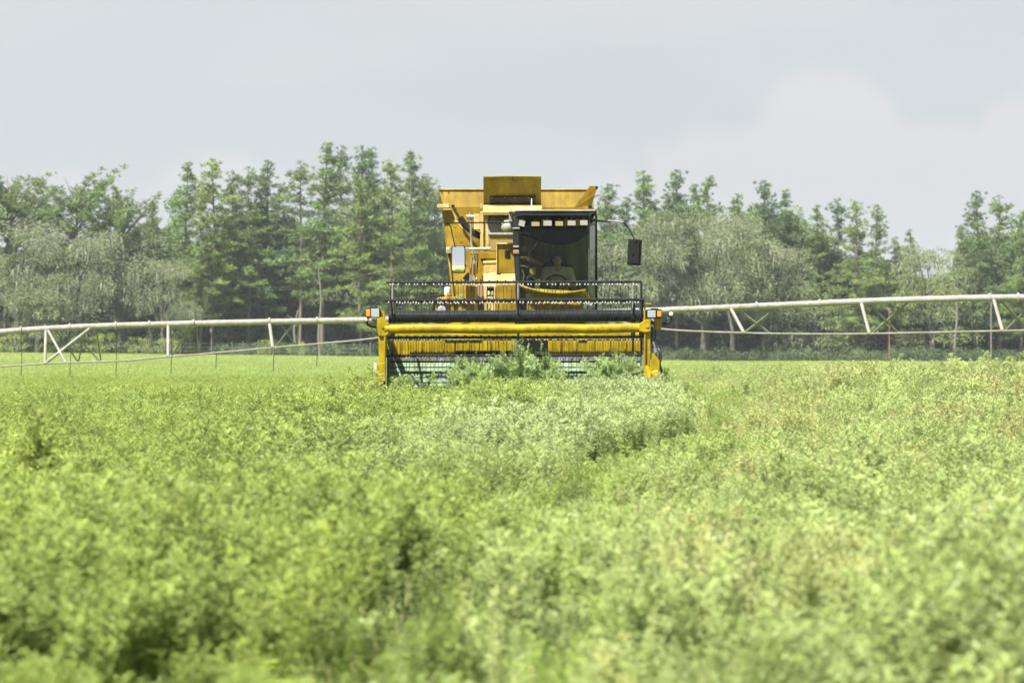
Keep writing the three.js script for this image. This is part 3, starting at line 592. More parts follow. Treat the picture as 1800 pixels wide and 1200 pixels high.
  // right column, divider, hoses
  part('column', [pplate([[1132.5, 582], [1144, 582], [1143, 660], [1132.5, 660]], 0.82, 0.14)], M.header, h);
  part('column_rib', [pplate([[1132.6, 584], [1135.4, 584], [1135.2, 658], [1132.6, 658]], 0.86, 0.04)], M.yellow, h);
  part('knife_drive', [pplate([[1147.5, 621], [1156, 621], [1157, 631], [1160, 633], [1160, 657], [1144, 657], [1145, 633], [1147, 631]], 0.96, 0.12)], M.header, h);
  part('crop_divider', [slab([[1132.5, 639, 0.80], [1144, 647, 1.0], [1143, 672, 1.12], [1131.5, 667, 0.9]], 0.05), slab([[1144, 655, 1.0], [1157, 653.5, 1.0], [1163, 658, 0.9], [1160, 658, 1.06], [1144, 658, 1.08]], 0.04), pplate([[1143.5, 655], [1158.5, 655], [1163, 659], [1163, 668], [1158, 675.5], [1142, 673]], 1.06, 0.2)], M.header, h);
  part('divider_mouth', [pplate([[1146.8, 657.5], [1155.2, 657.5], [1155.2, 674], [1146.8, 673.4]], 1.075, 0.012, 0.003)], M.brown, h);
  part('mouth_bolt', [bolt(1150.8, 669, 1.085, 0.03)], M.header, h);
  part('divider_shoe', [slab([[1158, 668, 0.95], [1163, 668, 0.9], [1170, 687, 0.95], [1165, 688, 1.0]], 0.03)], M.rubber, h);
  part('hose', [ptube([[1146, 566, 0.6], [1148, 582, 0.72], [1146, 596, 0.75], [1151, 608, 0.8], [1152, 622, 0.85]], 0.03), ptube([[1150, 575, 0.5], [1153, 590, 0.65], [1149, 603, 0.72], [1148, 618, 0.75]], 0.024), ptube([[1153, 611, 0.7], [1160, 617, 0.75], [1162, 628, 0.75], [1159.5, 640, 0.75], [1163, 652, 0.75], [1160, 660, 0.72]], 0.022), ptube([[1152, 606, 0.7], [1158, 611, 0.72], [1160, 624, 0.72], [1158, 645, 0.72]], 0.018)], M.hose, h);
  part('hose_coupling', [bar(q(1152, 612, 0.97), q(1152, 619, 0.97), 0.028)], M.steel, h);
  part('lamp_plate', [pplate([[1151, 559.5], [1163, 559.5], [1163.5, 572], [1161, 581], [1151, 579]], 0.62, 0.05)], M.header, h);
  part('lamp_post', [...pline([[1133.5, 578, 0.7], [1133.5, 534.5, 0.7], [1144, 534.5, 0.7]], 0.014), pbox(1131, 546, 1137, 566, 0.68, 0.05)], M.header, h);
  part('lamp_post', [pplate([[668.5, 546], [676.5, 547], [677, 560], [668.5, 560]], 0.66, 0.05)], M.header, h);
  // header lamps
  for (const [X0, X1, lx0, lx1, ax0, ax1, Y0, Y1] of [[642.5, 668, 652, 666.5, 643.5, 650.5, 540.5, 559], [1136, 1163.5, 1138.5, 1153, 1155.5, 1163, 543.5, 559.5]]) {
    const l = sub('header_lamp', combine);
    part('housing', [pbox(X0, Y0, X1, Y1, 0.72, 0.13, 0.02), pbox(X0 + 8, Y0 - 2, X1 - 6, Y0 + 1, 0.70, 0.08)], M.black, l);
    part('clear_lens', [pbox(lx0, Y0 + 2, lx1, Y1 - 1.6, 0.735, 0.02, 0.008)], M.lens, l);
    part('amber_lens', [pbox(ax0, Y0 + 3, ax1, Y1 - 2.5, 0.74, 0.025, 0.012)], M.amber, l);
  }
  const ball = (X, Y, pts) => { const b = sub('marker_ball', combine), p = q(X, Y, 0.6); part('ball', [new THREE.SphereGeometry(0.034, 12, 10).translate(p.x, p.y, p.z)], M.white, b); part('stalk', [ptube(pts, 0.017)], M.black, b); };
  ball(1180, 552, [[1163, 570, 0.55], [1172, 568, 0.6], [1179, 564, 0.6], [1180, 555, 0.6]]);
  ball(645, 561, [[671, 578, 0.55], [662, 575.5, 0.6], [650, 573, 0.6], [645.5, 570, 0.6], [645, 563, 0.6]]);
  part('lamp_arm', [slab([[652, 560, 0.55], [668, 560, 0.55], [666, 570, 0.55], [660, 572, 0.55]], 0.03), ptube([[662, 575, 0.55], [668, 585, 0.55], [671, 598, 0.5]], 0.028)], M.pale, h);
  part('hook', [ptube([[672, 598, 0.5], [668, 606, 0.5], [671, 612, 0.5], [674, 606, 0.5]], 0.014)], M.black, h);

  // ---------------- reel
  const re = sub('reel', combine), RZ = 0.25, cy = EYE + (600 - 560.5) * (D0 - RZ) / F, R = 0.595, xl = q(679, 560, RZ).x, xr = q(1128, 560, RZ).x;
  part('reel_tube', [bar(V(q(683, 0, RZ).x, cy + 0.035, RZ), V(q(1123, 0, RZ).x, cy + 0.055, RZ), 0.098, 0.098, 20)], M.reel, re);
  const tines = [], clips = [], caps = [];
  for (let k = 0; k < 6; k++) {
    const a = k * Math.PI / 3 + Math.PI / 2, y = cy + R * Math.sin(a), z = RZ + R * Math.cos(a), sl = 0.006;
    part('tine_bar', [bar(V(xl, y - sl, z), V(xr, y + sl, z), 0.021, 0.021, 8)], M.reel, re);
    for (let i = 0; i < 31; i++) for (const s of [0, 1]) {
      const x = lerp(xl + 0.03, xr - 0.03, (i + 0.25 + 0.37 * s) / 31), w = 0.02 * Math.sin(i * 12.9 + k * 7 + s * 3);
      tines.push(bar(V(x, y - 0.05, z + 0.012), V(x + w * 0.5, y - 0.34 - 0.02 * Math.sin(i * 3 + k), z - 0.03 + w), 0.0042, 0.0032, 4));
      clips.push(box(x, y - 0.036, z + 0.02, 0.020, 0.030, 0.03, 0.006));
      if (!s) caps.push(box(x + 0.027, y + 0.02, z, 0.03, 0.022, 0.03, 0.006));
    }
  }
  part('tine', tines, M.charcoal, re, undefined, 'stuff');
  part('tine_clip', clips.filter((_, i) => i % 7 !== 3), M.clip, re, undefined, 'stuff');
  part('tine_clamp', caps, M.reel, re, undefined, 'stuff');
  for (const X of [690, 911, 1113, 1127.5]) {
    const x = q(X, 0, RZ).x, mat = X === 911 || X === 1113 || X === 690 ? M.grey : M.charcoal;  // upright spokes are lighter: light from above painted into their grey
    for (let k = 0; k < 6; k++) { const a = k * Math.PI / 3 + Math.PI / 2; part('spoke', [bar(V(x, cy + 0.05 * Math.sin(a), RZ + 0.05 * Math.cos(a)), V(x, cy + R * Math.sin(a), RZ + R * Math.cos(a)), 0.02, 0.02, 6)], k === 0 ? mat : M.charcoal, re); }
    part('hub', [bar(V(x - 0.03, cy + 0.04, RZ), V(x + 0.03, cy + 0.04, RZ), 0.14, 0.14, 16)], M.charcoal, re);
  }
  for (const X of [668, 1137]) part('reel_arm', [bar(q(X, 556, 0.3), q(X, 566, -1.4), 0.05, 0.06, 8)], M.header, re);

  // ---------------- feeder house, chassis, wheels
  part('feeder_house', [prism([V(0.05, 0.45, -0.72), V(0.05, 1.15, -0.72), V(0.05, 1.6, -3.4), V(0.05, 0.8, -3.4)], -1.15)], M.tank, combine);
  part('throat', [pbox(908, 599, 963, 640, -0.69, 0.02)], M.rubber, combine);
  part('chassis', [box(0.25, 1.25, -5.6, 2.1, 1.5, 4.6, 0.05)], M.tank, combine);
  part('straw_hood', [prism([V(-0.8, 2.0, -6.6), V(-0.8, 0.7, -6.6), V(-0.8, 0.8, -9.2), V(-0.8, 1.7, -9.0)], -2.1)], M.tank, combine);
  part('axle', [bar(V(-1.5, 0.72, -3.4), V(1.9, 0.72, -3.4), 0.12)], M.charcoal, combine);
  for (const [x, z, r0, w] of [[-1.38, -3.4, 0.70, 0.52], [1.72, -3.4, 0.70, 0.52], [-0.9, -7.6, 0.45, 0.3], [1.3, -7.6, 0.45, 0.3]]) {
    const wh = sub('wheel', combine), lugs = [];
    part('tyre', [new THREE.LatheGeometry([[0.5, -0.5], [0.9, -0.5], [0.99, -0.36], [1, 0], [0.99, 0.36], [0.9, 0.5], [0.5, 0.5]].map(([a, b]) => new THREE.Vector2(a * r0, b * w)), 28).rotateZ(Math.PI / 2).translate(x, r0 + 0.02, z)], M.rubber, wh);
    for (let i = 0; i < 22; i++) lugs.push(box(0, r0, (i % 2 ? 0.25 : -0.25) * 0, w * 0.5, 0.06, 0.07, 0.01).translate((i % 2 ? 0.24 : -0.24) * w, 0, 0).rotateX(i * 0.2856).translate(x, r0 + 0.02, z));
    part('tread_lug', lugs, M.rubber, wh, undefined, 'stuff');
    part('rim', [new THREE.CylinderGeometry(r0 * 0.52, r0 * 0.52, w * 0.7, 20).rotateZ(Math.PI / 2).translate(x, r0 + 0.02, z)], M.yellow, wh);
  }

  // ---------------- grain tank
  const g = sub('grain_tank', combine), TZ = -4.3, TB = -6.4;
  part('extension_panel', [slab([[779, 364.2, TZ], [1044, 364.2, TZ], [1042, 333, TZ - 0.1], [771, 333, TZ - 0.1]], 0.03)], M.tank, g);
  part('front_panel', [pplate([[779, 364.8], [1044, 364.8], [1044, 530], [797, 530], [795, 495]], TZ, 0.03)], M.tank, g);
  part('side_panel', [prism([q(771, 333, TZ - 0.1), q(795, 495, TZ), q(797, 530, TZ), V(q(797, 530, TZ).x, q(797, 530, TZ).y, TB), V(q(795, 495, TZ).x, q(795, 495, TZ).y, TB), V(q(771, 333, TZ).x, q(771, 333, TZ).y, TB)], 0.03)], M.tank, g);
  part('side_panel', [prism([q(1042, 333, TZ - 0.1), q(1044, 530, TZ), V(q(1044, 530, TZ).x, q(1044, 530, TZ).y, TB), V(q(1042, 333, TZ).x, q(1042, 333, TZ).y, TB)], 0.03)], M.tank, g);
  part('rear_panel', [pplate([[771, 333], [1042, 333], [1044, 530], [797, 530], [795, 495]], TZ, 0.03).translate(0, 0, TB - TZ)], M.tank, g);
  part('rim_strip', [pplate([[770.5, 332], [1042, 332], [1042, 334.4], [770.5, 334.4]], TZ - 0.07, 0.05)], M.yellow, g);
  part('wing_panel', [slab([[777, 367, -4.16], [793, 367, -4.16], [822, 412, -3.95], [850, 444, -3.85], [853, 530, -3.85], [799, 530, -3.95], [795, 497, -3.97]], 0.03)], M.tank, g);
  part('wing_edge', [slab([[795, 497, -3.93], [799, 530, -3.91], [795.4, 530, -3.91], [786, 440, -4.02], [789, 440, -4.02]], 0.02)], M.yellow, g);
  part('corner_bracket', [pbox(768.5, 358.5, 790, 365.5, -3.95, 0.16), pbox(784, 434, 796, 445, -3.9, 0.14)], M.sunlit, g);
  part('gusset', [pplate([[792, 360], [799, 360], [799, 366], [802, 366], [802, 374], [793, 362]], -4.1, 0.05, 0.004)], M.rubber, g);
  part('rubber_seal', [ptube([[809, 383, -3.88], [820, 398, -3.84], [833, 409, -3.78], [848, 417, -3.72]], 0.055, 24, 8)], M.rubber, g);
  part('seal_strip', [ptube([[797, 366, -4.0], [809, 384, -3.93], [815, 391, -3.9]], 0.02)], M.black, g);
  part('corner_flap', [slab([[1008, 366.5, -4.05], [1041, 366.5, -4.02], [1040, 360, -4.02], [1046, 343, -3.96], [1048, 335, -3.95], [1051, 331, -3.94], [1050.5, 327, -3.93], [1037, 327, -3.95]], 0.025)], M.tank, g);
  part('flap_hinge', [pbox(1034, 360, 1041, 366, -3.98, 0.05), bolt(1049, 329.5, -3.92, 0.03)], M.charcoal, g);
  part('rivet', [[776, 337], [788, 334.8 + 2], [800, 400], [812, 450], [806, 480], [828, 447]].map(([X, Y], i) => bolt(X, Y, i < 2 ? TZ - 0.07 : -3.9, 0.012)), M.charcoal, g, undefined, 'stuff');
  // open lid leaning forward over the cab
  const hatch = sub('hatch', combine), pivot = q(850, 360, -3.95), w = q(951, 360, -3.95).x - pivot.x, hh = 0.60, T = new THREE.Matrix4().makeRotationX(0.64).setPosition(pivot.x, pivot.y, -3.95);
  const wob = new THREE.BoxGeometry(w, hh, 0.022, 14, 8, 1).translate(w / 2, hh / 2, -0.011); { const p = wob.attributes.position; for (let i = 0; i < p.count; i++) p.setZ(i, p.getZ(i) + 0.012 * Math.sin(p.getX(i) * 5 + p.getY(i) * 3) * Math.sin(p.getY(i) * 4)); wob.computeVertexNormals(); }
  part('lid', [wob.applyMatrix4(T)], M.lid, hatch);  // darker olive copy of the yellow, shade of the tilted lid painted in
  part('lid_strip', [box(w * 0.51, 0.115, 0.022, w * 0.8, 0.15, 0.03, 0.008).applyMatrix4(T)], M.charcoal, hatch);
  part('strip_edge', [box(w * 0.51, 0.195, 0.026, w * 0.8, 0.012, 0.03, 0.004).applyMatrix4(T), box(w * 0.51, 0.035, 0.026, w * 0.8, 0.012, 0.03, 0.004).applyMatrix4(T)], M.black, hatch);
  part('lid_bolt', [0.12, 0.34, 0.52, 0.75].map((t) => box(w * t + 0.03, 0.185, 0.045, 0.014, 0.014, 0.012, 0.003).applyMatrix4(T)), M.clip, hatch, undefined, 'stuff');
  part('wire_loop', [tube([V(w * 0.5, hh - 0.01, 0.012), V(w * 0.52, hh * 0.87, 0.02), V(w * 0.6, hh * 0.83, 0.02), V(w * 0.66, hh * 0.86, 0.02)], 0.007).applyMatrix4(T)], M.charcoal, hatch);
  part('antenna', [bar(q(934.5, 368, -2.9), q(934.5, 349, -2.9), 0.008)], M.white, combine);

  // ---------------- engine deck and body on the left of the cab
  const b = sub('body', combine);
  part('deck_shelf', [slab([[849, 373, -3.35], [952, 373, -3.35], [952, 360.5, -3.9], [849, 360.5, -3.9]], 0.05)], M.sunlit, b);
  part('edge_strip', [pbox(844.5, 358, 848.5, 367, -3.7, 0.06), pbox(844, 371, 850, 442, -3.5, 0.08)], M.sunlit, b);
  part('side_post', [pbox(850.5, 371.5, 858.5, 441, -3.55, 0.12)], M.sunlit, b);
  part('screen_top', [pbox(858, 374, 901, 383, -3.62, 0.08)], M.dark, b);  // near-black strip, shadow of the shelf above put into its colour
  part('screen_cover', [slab([[858.6, 412, -3.50], [902, 412, -3.50], [902, 381, -3.62], [858.6, 381, -3.62]], 0.05)], M.grey, b);
  part('screen_backing', [pbox(859, 411, 905, 446, -3.62, 0.06)], M.charcoal, b);
  const lat = [], a0 = q(860, 412, -3.56), a1 = q(904, 441, -3.56);
  for (let i = -8; i < 14; i++) for (const s of [-1, 1]) {
    let x0 = a0.x + i * 0.038, x1 = x0 + s * (a0.y - a1.y), y0 = a0.y, y1 = a1.y;
    if (s < 0) { x0 += 0.18; x1 += 0.18; }
    const cut = (xa, ya, xb, yb) => { const t = (x) => (x - xa) / (xb - xa), y = (x) => lerp(ya, yb, t(x)); if (Math.max(xa, xb) <= a0.x || Math.min(xa, xb) >= a1.x) return null; const A = clamp(xa, a0.x, a1.x), B = clamp(xb, a0.x, a1.x); return [A, y(A), B, y(B)]; };
    const c = cut(x0, y0, x1, y1);
    if (c && Math.abs(c[0] - c[2]) > 0.02) lat.push(bar(V(c[0], c[1], -3.55 + s * 0.004), V(c[2], c[3], -3.55 + s * 0.004), 0.0085, 0.0085, 4));
  }
  part('lattice_grille', lat, M.sunlit, b, undefined, 'stuff');
  part('grille_frame', [pbox(859, 410.5, 905, 412.6, -3.53, 0.05), pbox(858.6, 412, 860.4, 442, -3.53, 0.05)], M.sunlit, b);
  part('lower_box', [pbox(844, 442.5, 874, 455, -3.3, 0.35), pbox(836, 443, 853, 505, -3.4, 0.3)], M.yellow, b);
  part('step_roll', [bar(q(849, 462, -3.05), q(873, 461, -3.05), 0.032, 0.032, 10)], M.sunlit, b);
  part('hood', [slab([[850, 503, -2.80], [874, 503, -2.80], [873, 479, -3.0], [850, 480, -3.0]], 0.05), pbox(850, 466, 873, 480, -3.02, 0.2)], M.sunlit, b);
  part('cupboard', [pbox(873.5, 428, 907, 482, -2.95, 0.5, 0.02)], M.tank, b);
  part('cupboard_trim', [pbox(872, 426.8, 905, 429.4, -2.9, 0.5), pbox(872, 427, 874.4, 485, -2.92, 0.1)], M.sunlit, b);
  part('vent', [pbox(887.5, 438.5, 896.5, 453, -2.935, 0.02), ...[441, 444, 447, 450].map((Y) => pbox(888, Y, 896, Y + 1.2, -2.925, 0.015, 0.003))], M.charcoal, b);
  part('sloped_cover', [slab([[882, 499, -2.55], [911, 499, -2.55], [906.5, 481, -2.9], [881, 481, -2.9]], 0.05), slab([[872.5, 499, -2.6], [881.4, 499, -2.6], [881.4, 483, -2.9], [872.5, 483, -2.9]], 0.05)], M.sunlit, b);
  part('front_panel', [pbox(872.5, 499.5, 910, 556, -2.55, 0.5, 0.02)], M.tank, b);
  part('front_panel', [pbox(850, 503.4, 856, 556, -2.8, 0.2), pbox(868.5, 503.4, 872, 556, -2.7, 0.2), pbox(856, 521, 868, 556, -2.82, 0.1)], M.sunlit, b);
  part('recess', [pbox(855, 503, 869, 556, -2.95, 0.05)], M.dark, b);
  part('filter', [bar(q(858, 518, -2.86), q(858, 511, -2.86), 0.03), bar(q(864, 519, -2.88), q(864, 512, -2.88), 0.026)], M.white, b);
  part('door_post', [pbox(818, 502, 833, 556, -2.75, 0.3, 0.02)], M.tank, b);
  part('door_edge', [slab([[832.5, 556, -2.72], [839.5, 556, -2.72], [839.5, 501, -2.8], [832.5, 501, -2.8]], 0.05)], M.sunlit, b);
  part('gap_plate', [pbox(839, 500, 850, 556, -3.0, 0.05)], M.brown, b);
  part('dark_plate', [pplate([[813, 489], [820, 480], [824, 478], [828, 496], [822, 497]], -3.6, 0.03)], M.dark, b);
  const rp = (pts, r, mat = M.grey) => part('pipe', [ptube(pts, r)], mat, b);
  rp([[827.5, 384, -3.4], [828, 405, -3.4], [828.5, 425, -3.4], [831, 445, -3.35]], 0.019); rp([[829, 452, -3.2], [827.5, 475, -3.2], [826, 503, -3.2]], 0.015); rp([[833.5, 447, -3.2], [834, 470, -3.2], [834.5, 503, -3.2]], 0.02); rp([[831, 447, -3.15], [838, 446, -3.15], [839.5, 455, -3.15], [838, 480, -3.15]], 0.014, M.hose);
  part('pipe_cap', [bar(q(820, 381, -3.4), q(833.5, 381, -3.4), 0.04, 0.04, 10), bar(q(826, 377, -3.4), q(826, 373, -3.4), 0.02)], M.steel, b);
  part('side_box', [pbox(833, 376, 844, 404, -3.6, 0.2)], M.sunlit, b);
  part('cross_rod', [bar(q(785, 438.5, -3.0), q(862, 437, -3.0), 0.024, 0.03, 8)], M.pale, b);
  part('rod_clamp', [pbox(816, 435, 824, 443, -2.97, 0.08), pbox(789, 434, 793, 443, -2.97, 0.07)], M.steel, b);
  // platform with round lamp and beacon
  part('platform', [pbox(764.5, 528, 817, 560, -2.7, 0.7, 0.04), slab([[762, 528.5, -2.62], [817, 528.5, -2.62], [812, 521, -3.2], [772, 522, -3.2]], 0.03)], M.yellow, b);
  part('platform_post', [pbox(792, 530, 798, 558, -2.66, 0.06), pbox(805, 530, 812, 558, -2.66, 0.06)], M.yellow, b);
  part('platform_side', [pbox(761.5, 529, 765, 560, -2.72, 0.3)], M.black, b);
  for (const [X, Y, rr, mat] of [[776, 545, 0.078, M.lens], [1034, 540, 0.085, M.lensw]]) {
    const l = sub('round_lamp', combine), p = q(X, Y, -2.5);
    part('housing', [new THREE.CylinderGeometry(rr * 1.1, rr * 0.9, 0.1, 20).rotateX(Math.PI / 2).translate(p.x, p.y, -2.56)], M.charcoal, l);
    part('lens', [new THREE.SphereGeometry(rr, 20, 10, 0, 6.3, 0, 1.5).scale(1, 0.35, 1).rotateX(Math.PI / 2).translate(p.x, p.y, -2.51)], mat, l);
    part('bracket', [box(p.x, p.y - rr - 0.03, -2.55, 0.11, 0.05, 0.06)], M.yellow, l);
  }
  part('jug', [(() => { const p = q(786.5, 519, -2.9); return new THREE.LatheGeometry([[0.0, 0.145], [0.03, 0.145], [0.05, 0.13], [0.056, 0.11], [0.056, 0.0], [0, 0]].map(([x, y]) => new THREE.Vector2(x, y)), 16).translate(p.x, p.y, p.z); })()], M.white, b);
  part('jug_base', [bar(q(786.5, 526, -2.9), q(786.5, 519, -2.9), 0.048, 0.05, 14)], M.amber, b);
  part('loop_wire', [ptube([[768, 521, -2.8], [772, 518, -2.8], [780, 516.5, -2.8]], 0.008)], M.charcoal, b);
  part('knob', [(() => { const p = q(838, 490.5, -3.1); return new THREE.SphereGeometry(0.024, 12, 8).translate(p.x, p.y, p.z); })()], M.steel, b);
  part('lever', [ptube([[858, 556, -2.6], [858, 545, -2.6], [860, 541, -2.6]], 0.024), ptube([[841, 556, -2.6], [846, 548, -2.6], [852, 553, -2.6]], 0.02)], M.steel, b);
  // horn dome and white bracket beside the cab roof
  part('dome', [(() => { const p = q(892.5, 397, -2.75); return new THREE.SphereGeometry(0.125, 20, 14).scale(1, 0.92, 0.6).translate(p.x, p.y, p.z); })()], M.pale, b);
  part('dome_rim', [(() => { const p = q(892.5, 397, -2.74); return new THREE.TorusGeometry(0.12, 0.008, 6, 24).rotateX(0.5).translate(p.x, p.y, p.z + 0.02); })()], M.charcoal, b);
  part('roof_bracket', [pbox(894.5, 371, 901, 391, -2.6, 0.06), pbox(901, 374, 908, 383, -2.6, 0.08), pbox(908.5, 371, 915, 387, -2.55, 0.06), pbox(897, 366, 899.5, 372, -2.6, 0.04), pbox(894, 370.4, 916, 373, -2.5, 0.12)], M.galv, b);

  // ---------------- cab
  const c = sub('cab', combine), CZ = -2.5, CB = -3.92;
  part('roof', [pbox(905, 368.4, 1048.5, 371.6, -2.30, 1.8, 0.015)], M.galv, c);
  part('visor', [pbox(912, 372, 1046, 379.5, -2.32, 1.8, 0.015)], M.charcoal, c);
  part('roof_lining', [pbox(906, 379.9, 1044, 384, -2.5, 1.4)], M.dark, c);
  part('lamp_rail', [pbox(905, 383, 1040, 397, -2.56, 0.07)], M.dark, c);
  part('rail_bracket', [[952, 956], [992, 998], [1012, 1019], [1030, 1034]].map(([x0, x1]) => pbox(x0, 378.5, x1, 398, -2.53, 0.04)), M.yellow, c);
  part('pillar', [slab([[901.5, 384, -2.46], [911.5, 384, -2.46], [914, 552, -2.40], [908, 552, -2.40], [905, 478, -2.42], [901.5, 428, -2.44]], 0.09)], M.charcoal, c);
  part('pillar_band', [pbox(901, 399.6, 914, 402.8, -2.43, 0.05), pbox(902, 431.5, 912.6, 435.2, -2.41, 0.05)], M.galv, c);
  part('pillar_band', [pbox(902, 439, 912.6, 446, -2.41, 0.05)], M.brown, c);
  part('pillar', [pbox(1034, 383, 1037, 553, CZ, 0.06)], M.trim, c);
  part('pillar', [bar(q(1048, 382, CB), q(1048.8, 556, CB), 0.022, 0.022, 6)], M.black, c);
  part('pillar', [bar(q(910, 382, CB), q(910, 556, CB), 0.03, 0.03, 6)], M.black, c);
  part('corner_loop', [new THREE.TorusGeometry(0.055, 0.018, 6, 18).translate(q(1043, 380.5, -2.3).x, q(1043, 380.5, -2.3).y, -2.3), pbox(1046, 368, 1049, 388, -2.3, 0.1)], M.black, c);
  part('pillar_base', [pbox(1035, 392, 1046, 396, -2.45, 0.08)], M.galv, c);
  const pane = (name, pts) => { const g2 = new THREE.BufferGeometry(), P = pts.map((p) => q(...p)), A = []; for (const i of [0, 1, 2, 0, 2, 3]) A.push(P[i].x, P[i].y, P[i].z); g2.setAttribute('position', new THREE.BufferAttribute(new Float32Array(A), 3)); g2.computeVertexNormals(); const m = part(name, [g2], M.glass, c); return m; };
  pane('windscreen', [[913, 552, -2.44], [1034, 552, -2.44], [1034, 396, -2.52], [913, 396, -2.52]]);
  pane('side_window', [[1036.5, 552, CZ], [1048, 556, CB + 0.03], [1048, 385, CB + 0.03], [1036.5, 396, CZ]]);
  pane('side_window', [[906, 552, CZ - 0.1], [910, 556, CB + 0.03], [910, 385, CB + 0.03], [906, 396, CZ - 0.1]]);
  const wallY = [[908, 384, 1047, 434], [908, 484, 1047, 556], [908, 434, 958, 484], [1018, 434, 1047, 484]];
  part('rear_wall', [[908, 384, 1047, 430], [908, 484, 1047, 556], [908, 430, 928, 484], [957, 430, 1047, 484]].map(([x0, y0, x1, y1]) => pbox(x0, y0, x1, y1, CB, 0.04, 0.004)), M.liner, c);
  part('floor', [box(0.75, 1.52, -3.2, 1.4, 0.05, 1.5)], M.dark, c);
  part('lower_panel', [pbox(926, 531, 1021, 547, -2.42, 0.06), slab([[994, 556, -2.30], [1004, 556, -2.30], [1000, 531, -2.38], [994, 531, -2.38]], 0.03)], M.tank, c);
  part('lower_back', [pbox(912, 516, 1036, 562, -2.55, 0.04)], M.trim, c);
  part('foot_rail', [ptube([[915, 502, -2.3], [930, 507, -2.24], [955, 513, -2.2], [985, 515, -2.2], [1010, 513, -2.22], [1030, 510, -2.26]], 0.021, 40), slab([[918, 506, -2.3], [955, 515, -2.22], [985, 517, -2.22], [1026, 512, -2.28], [1018, 521, -2.34], [985, 526, -2.3], [950, 524, -2.3], [928, 513, -2.34]], 0.02)], M.lid, c);
  part('rail_bracket', [slab([[1022, 517, -2.35], [1029, 512, -2.3], [1037, 525, -2.4], [1028, 525, -2.4]], 0.03)], M.yellow, c);
  part('wiper', [...pline([[963, 402, -2.46], [931, 443, -2.44]], 0.007), ...pline([[930, 446, -2.43], [945, 428, -2.43]], 0.013)], M.black, c);
  part('wiper_arm', pline([[929.5, 410, -2.4], [930, 460, -2.38]], 0.008), M.charcoal, c);
  part('seat', [pbox(953, 463, 1006, 545, -3.72, 0.14, 0.06), pbox(967, 447, 995, 466, -3.76, 0.1, 0.05), box(0.80, 1.80, -3.42, 0.56, 0.14, 0.58, 0.06)], M.seat, c);
  part('sun_blind', [ptube([[912, 410, -2.6], [930, 412, -2.6], [955, 424, -2.6], [985, 428, -2.6], [1010, 424, -2.6], [1033, 408, -2.6]], 0.02), slab([[914, 412, -2.62], [930, 414, -2.62], [955, 426, -2.62], [985, 430, -2.62], [1010, 426, -2.62], [1031, 411, -2.62], [1031, 398, -2.62], [914, 398, -2.62]], 0.01)], M.seat, c);
  const sw = q(978, 497, -2.95);
  part('steering_wheel', [new THREE.TorusGeometry(0.185, 0.016, 8, 36).rotateX(-0.75).translate(sw.x, sw.y, sw.z), new THREE.CylinderGeometry(0.05, 0.06, 0.05, 12).rotateX(0.82).translate(sw.x, sw.y - 0.02, sw.z + 0.02), ...[0.5, 2.6, 4.7].map((a) => bar(V(sw.x, sw.y - 0.02, sw.z + 0.02), V(sw.x + 0.18 * Math.cos(a), sw.y + 0.18 * Math.sin(a) * 0.73, sw.z - 0.18 * Math.sin(a) * 0.68), 0.01))], M.black, c);
  part('steering_column', [bar(V(sw.x, 1.55, sw.z + 0.35), V(sw.x, sw.y - 0.03, sw.z + 0.03), 0.05, 0.04)], M.dark, c);
  part('console', [pbox(931, 470, 942, 484, -3.0, 0.1, 0.02)], M.sunlit, c); part('console', [pbox(915, 486, 940, 552, -2.9, 0.35, 0.03)], M.dark, c);
  part('gauge', [(() => { const p = q(922, 437, -2.75); return new THREE.CylinderGeometry(0.05, 0.05, 0.02, 16).rotateX(Math.PI / 2).translate(p.x, p.y, p.z); })()], M.brown, c);
  part('inner_rail', [slab([[914.5, 456, -3.1], [930, 458, -3.1], [955, 468, -3.4], [955, 465, -3.5], [930, 454.5, -3.2], [914.5, 453.5, -3.2]], 0.03)], M.yellow, c);
  part('chrome_hose', [ptube([[915, 467, -2.9], [922, 468, -2.9], [929, 470, -2.95]], 0.012), ptube([[915, 409, -2.58], [920, 408, -2.58], [932, 412, -2.58]], 0.008)], M.galv, c);
  part('lever', [ptube([[926, 492, -2.8], [930, 484, -2.85], [936, 487, -2.85], [943, 493, -2.9]], 0.014), ptube([[918, 496, -2.8], [921, 484, -2.8], [918, 474, -2.8]], 0.012)], M.steel, c);
  // six work lights under the visor
  [[911.5, 923.5, 386, 398.5, M.lensw, 0.22], [933.5, 949.5, 389, 398, M.lensy, 0], [954.5, 971, 386.5, 397.5, M.lensw, 0], [975.5, 991, 388, 397.5, M.lensy, 0], [997, 1013, 386.5, 397, M.lensw, 0], [1019, 1034, 386, 396.5, M.lensw, 0]].forEach(([x0, x1, y0, y1, mat, rot]) => {
    const l = sub('work_light', combine), P = q((x0 + x1) / 2, (y0 + y1) / 2, -2.24), m = new THREE.Matrix4().makeRotationZ(-rot).setPosition(P.x, P.y, 0), hw = (x1 - x0) * 44.4 / F, hhh = (y1 - y0) * 44.4 / F;
    part('housing', [box(0, 0.004, -2.30, hw, hhh, 0.12, 0.02).applyMatrix4(m), box(0, hhh / 2 + 0.02, -2.33, 0.03, 0.05, 0.04).applyMatrix4(m)], M.black, l);
    part('lens', [box(0, -0.004, -2.238, hw * 0.88, hhh * 0.8, 0.012, 0.005).applyMatrix4(m)], mat, l);
  });
  // mirrors
  const lm = sub('mirror', combine);
  part('arm', [...pline([[784, 392, -2.35], [900, 390.3, -2.42]], 0.013), ...pline([[786, 393, -2.35], [792, 398, -2.35], [800, 434, -2.38]], 0.009), pbox(783, 389.5, 789, 394, -2.33, 0.05)], M.black, lm);
  const mg = q(805.6, 455.6, -2.4);
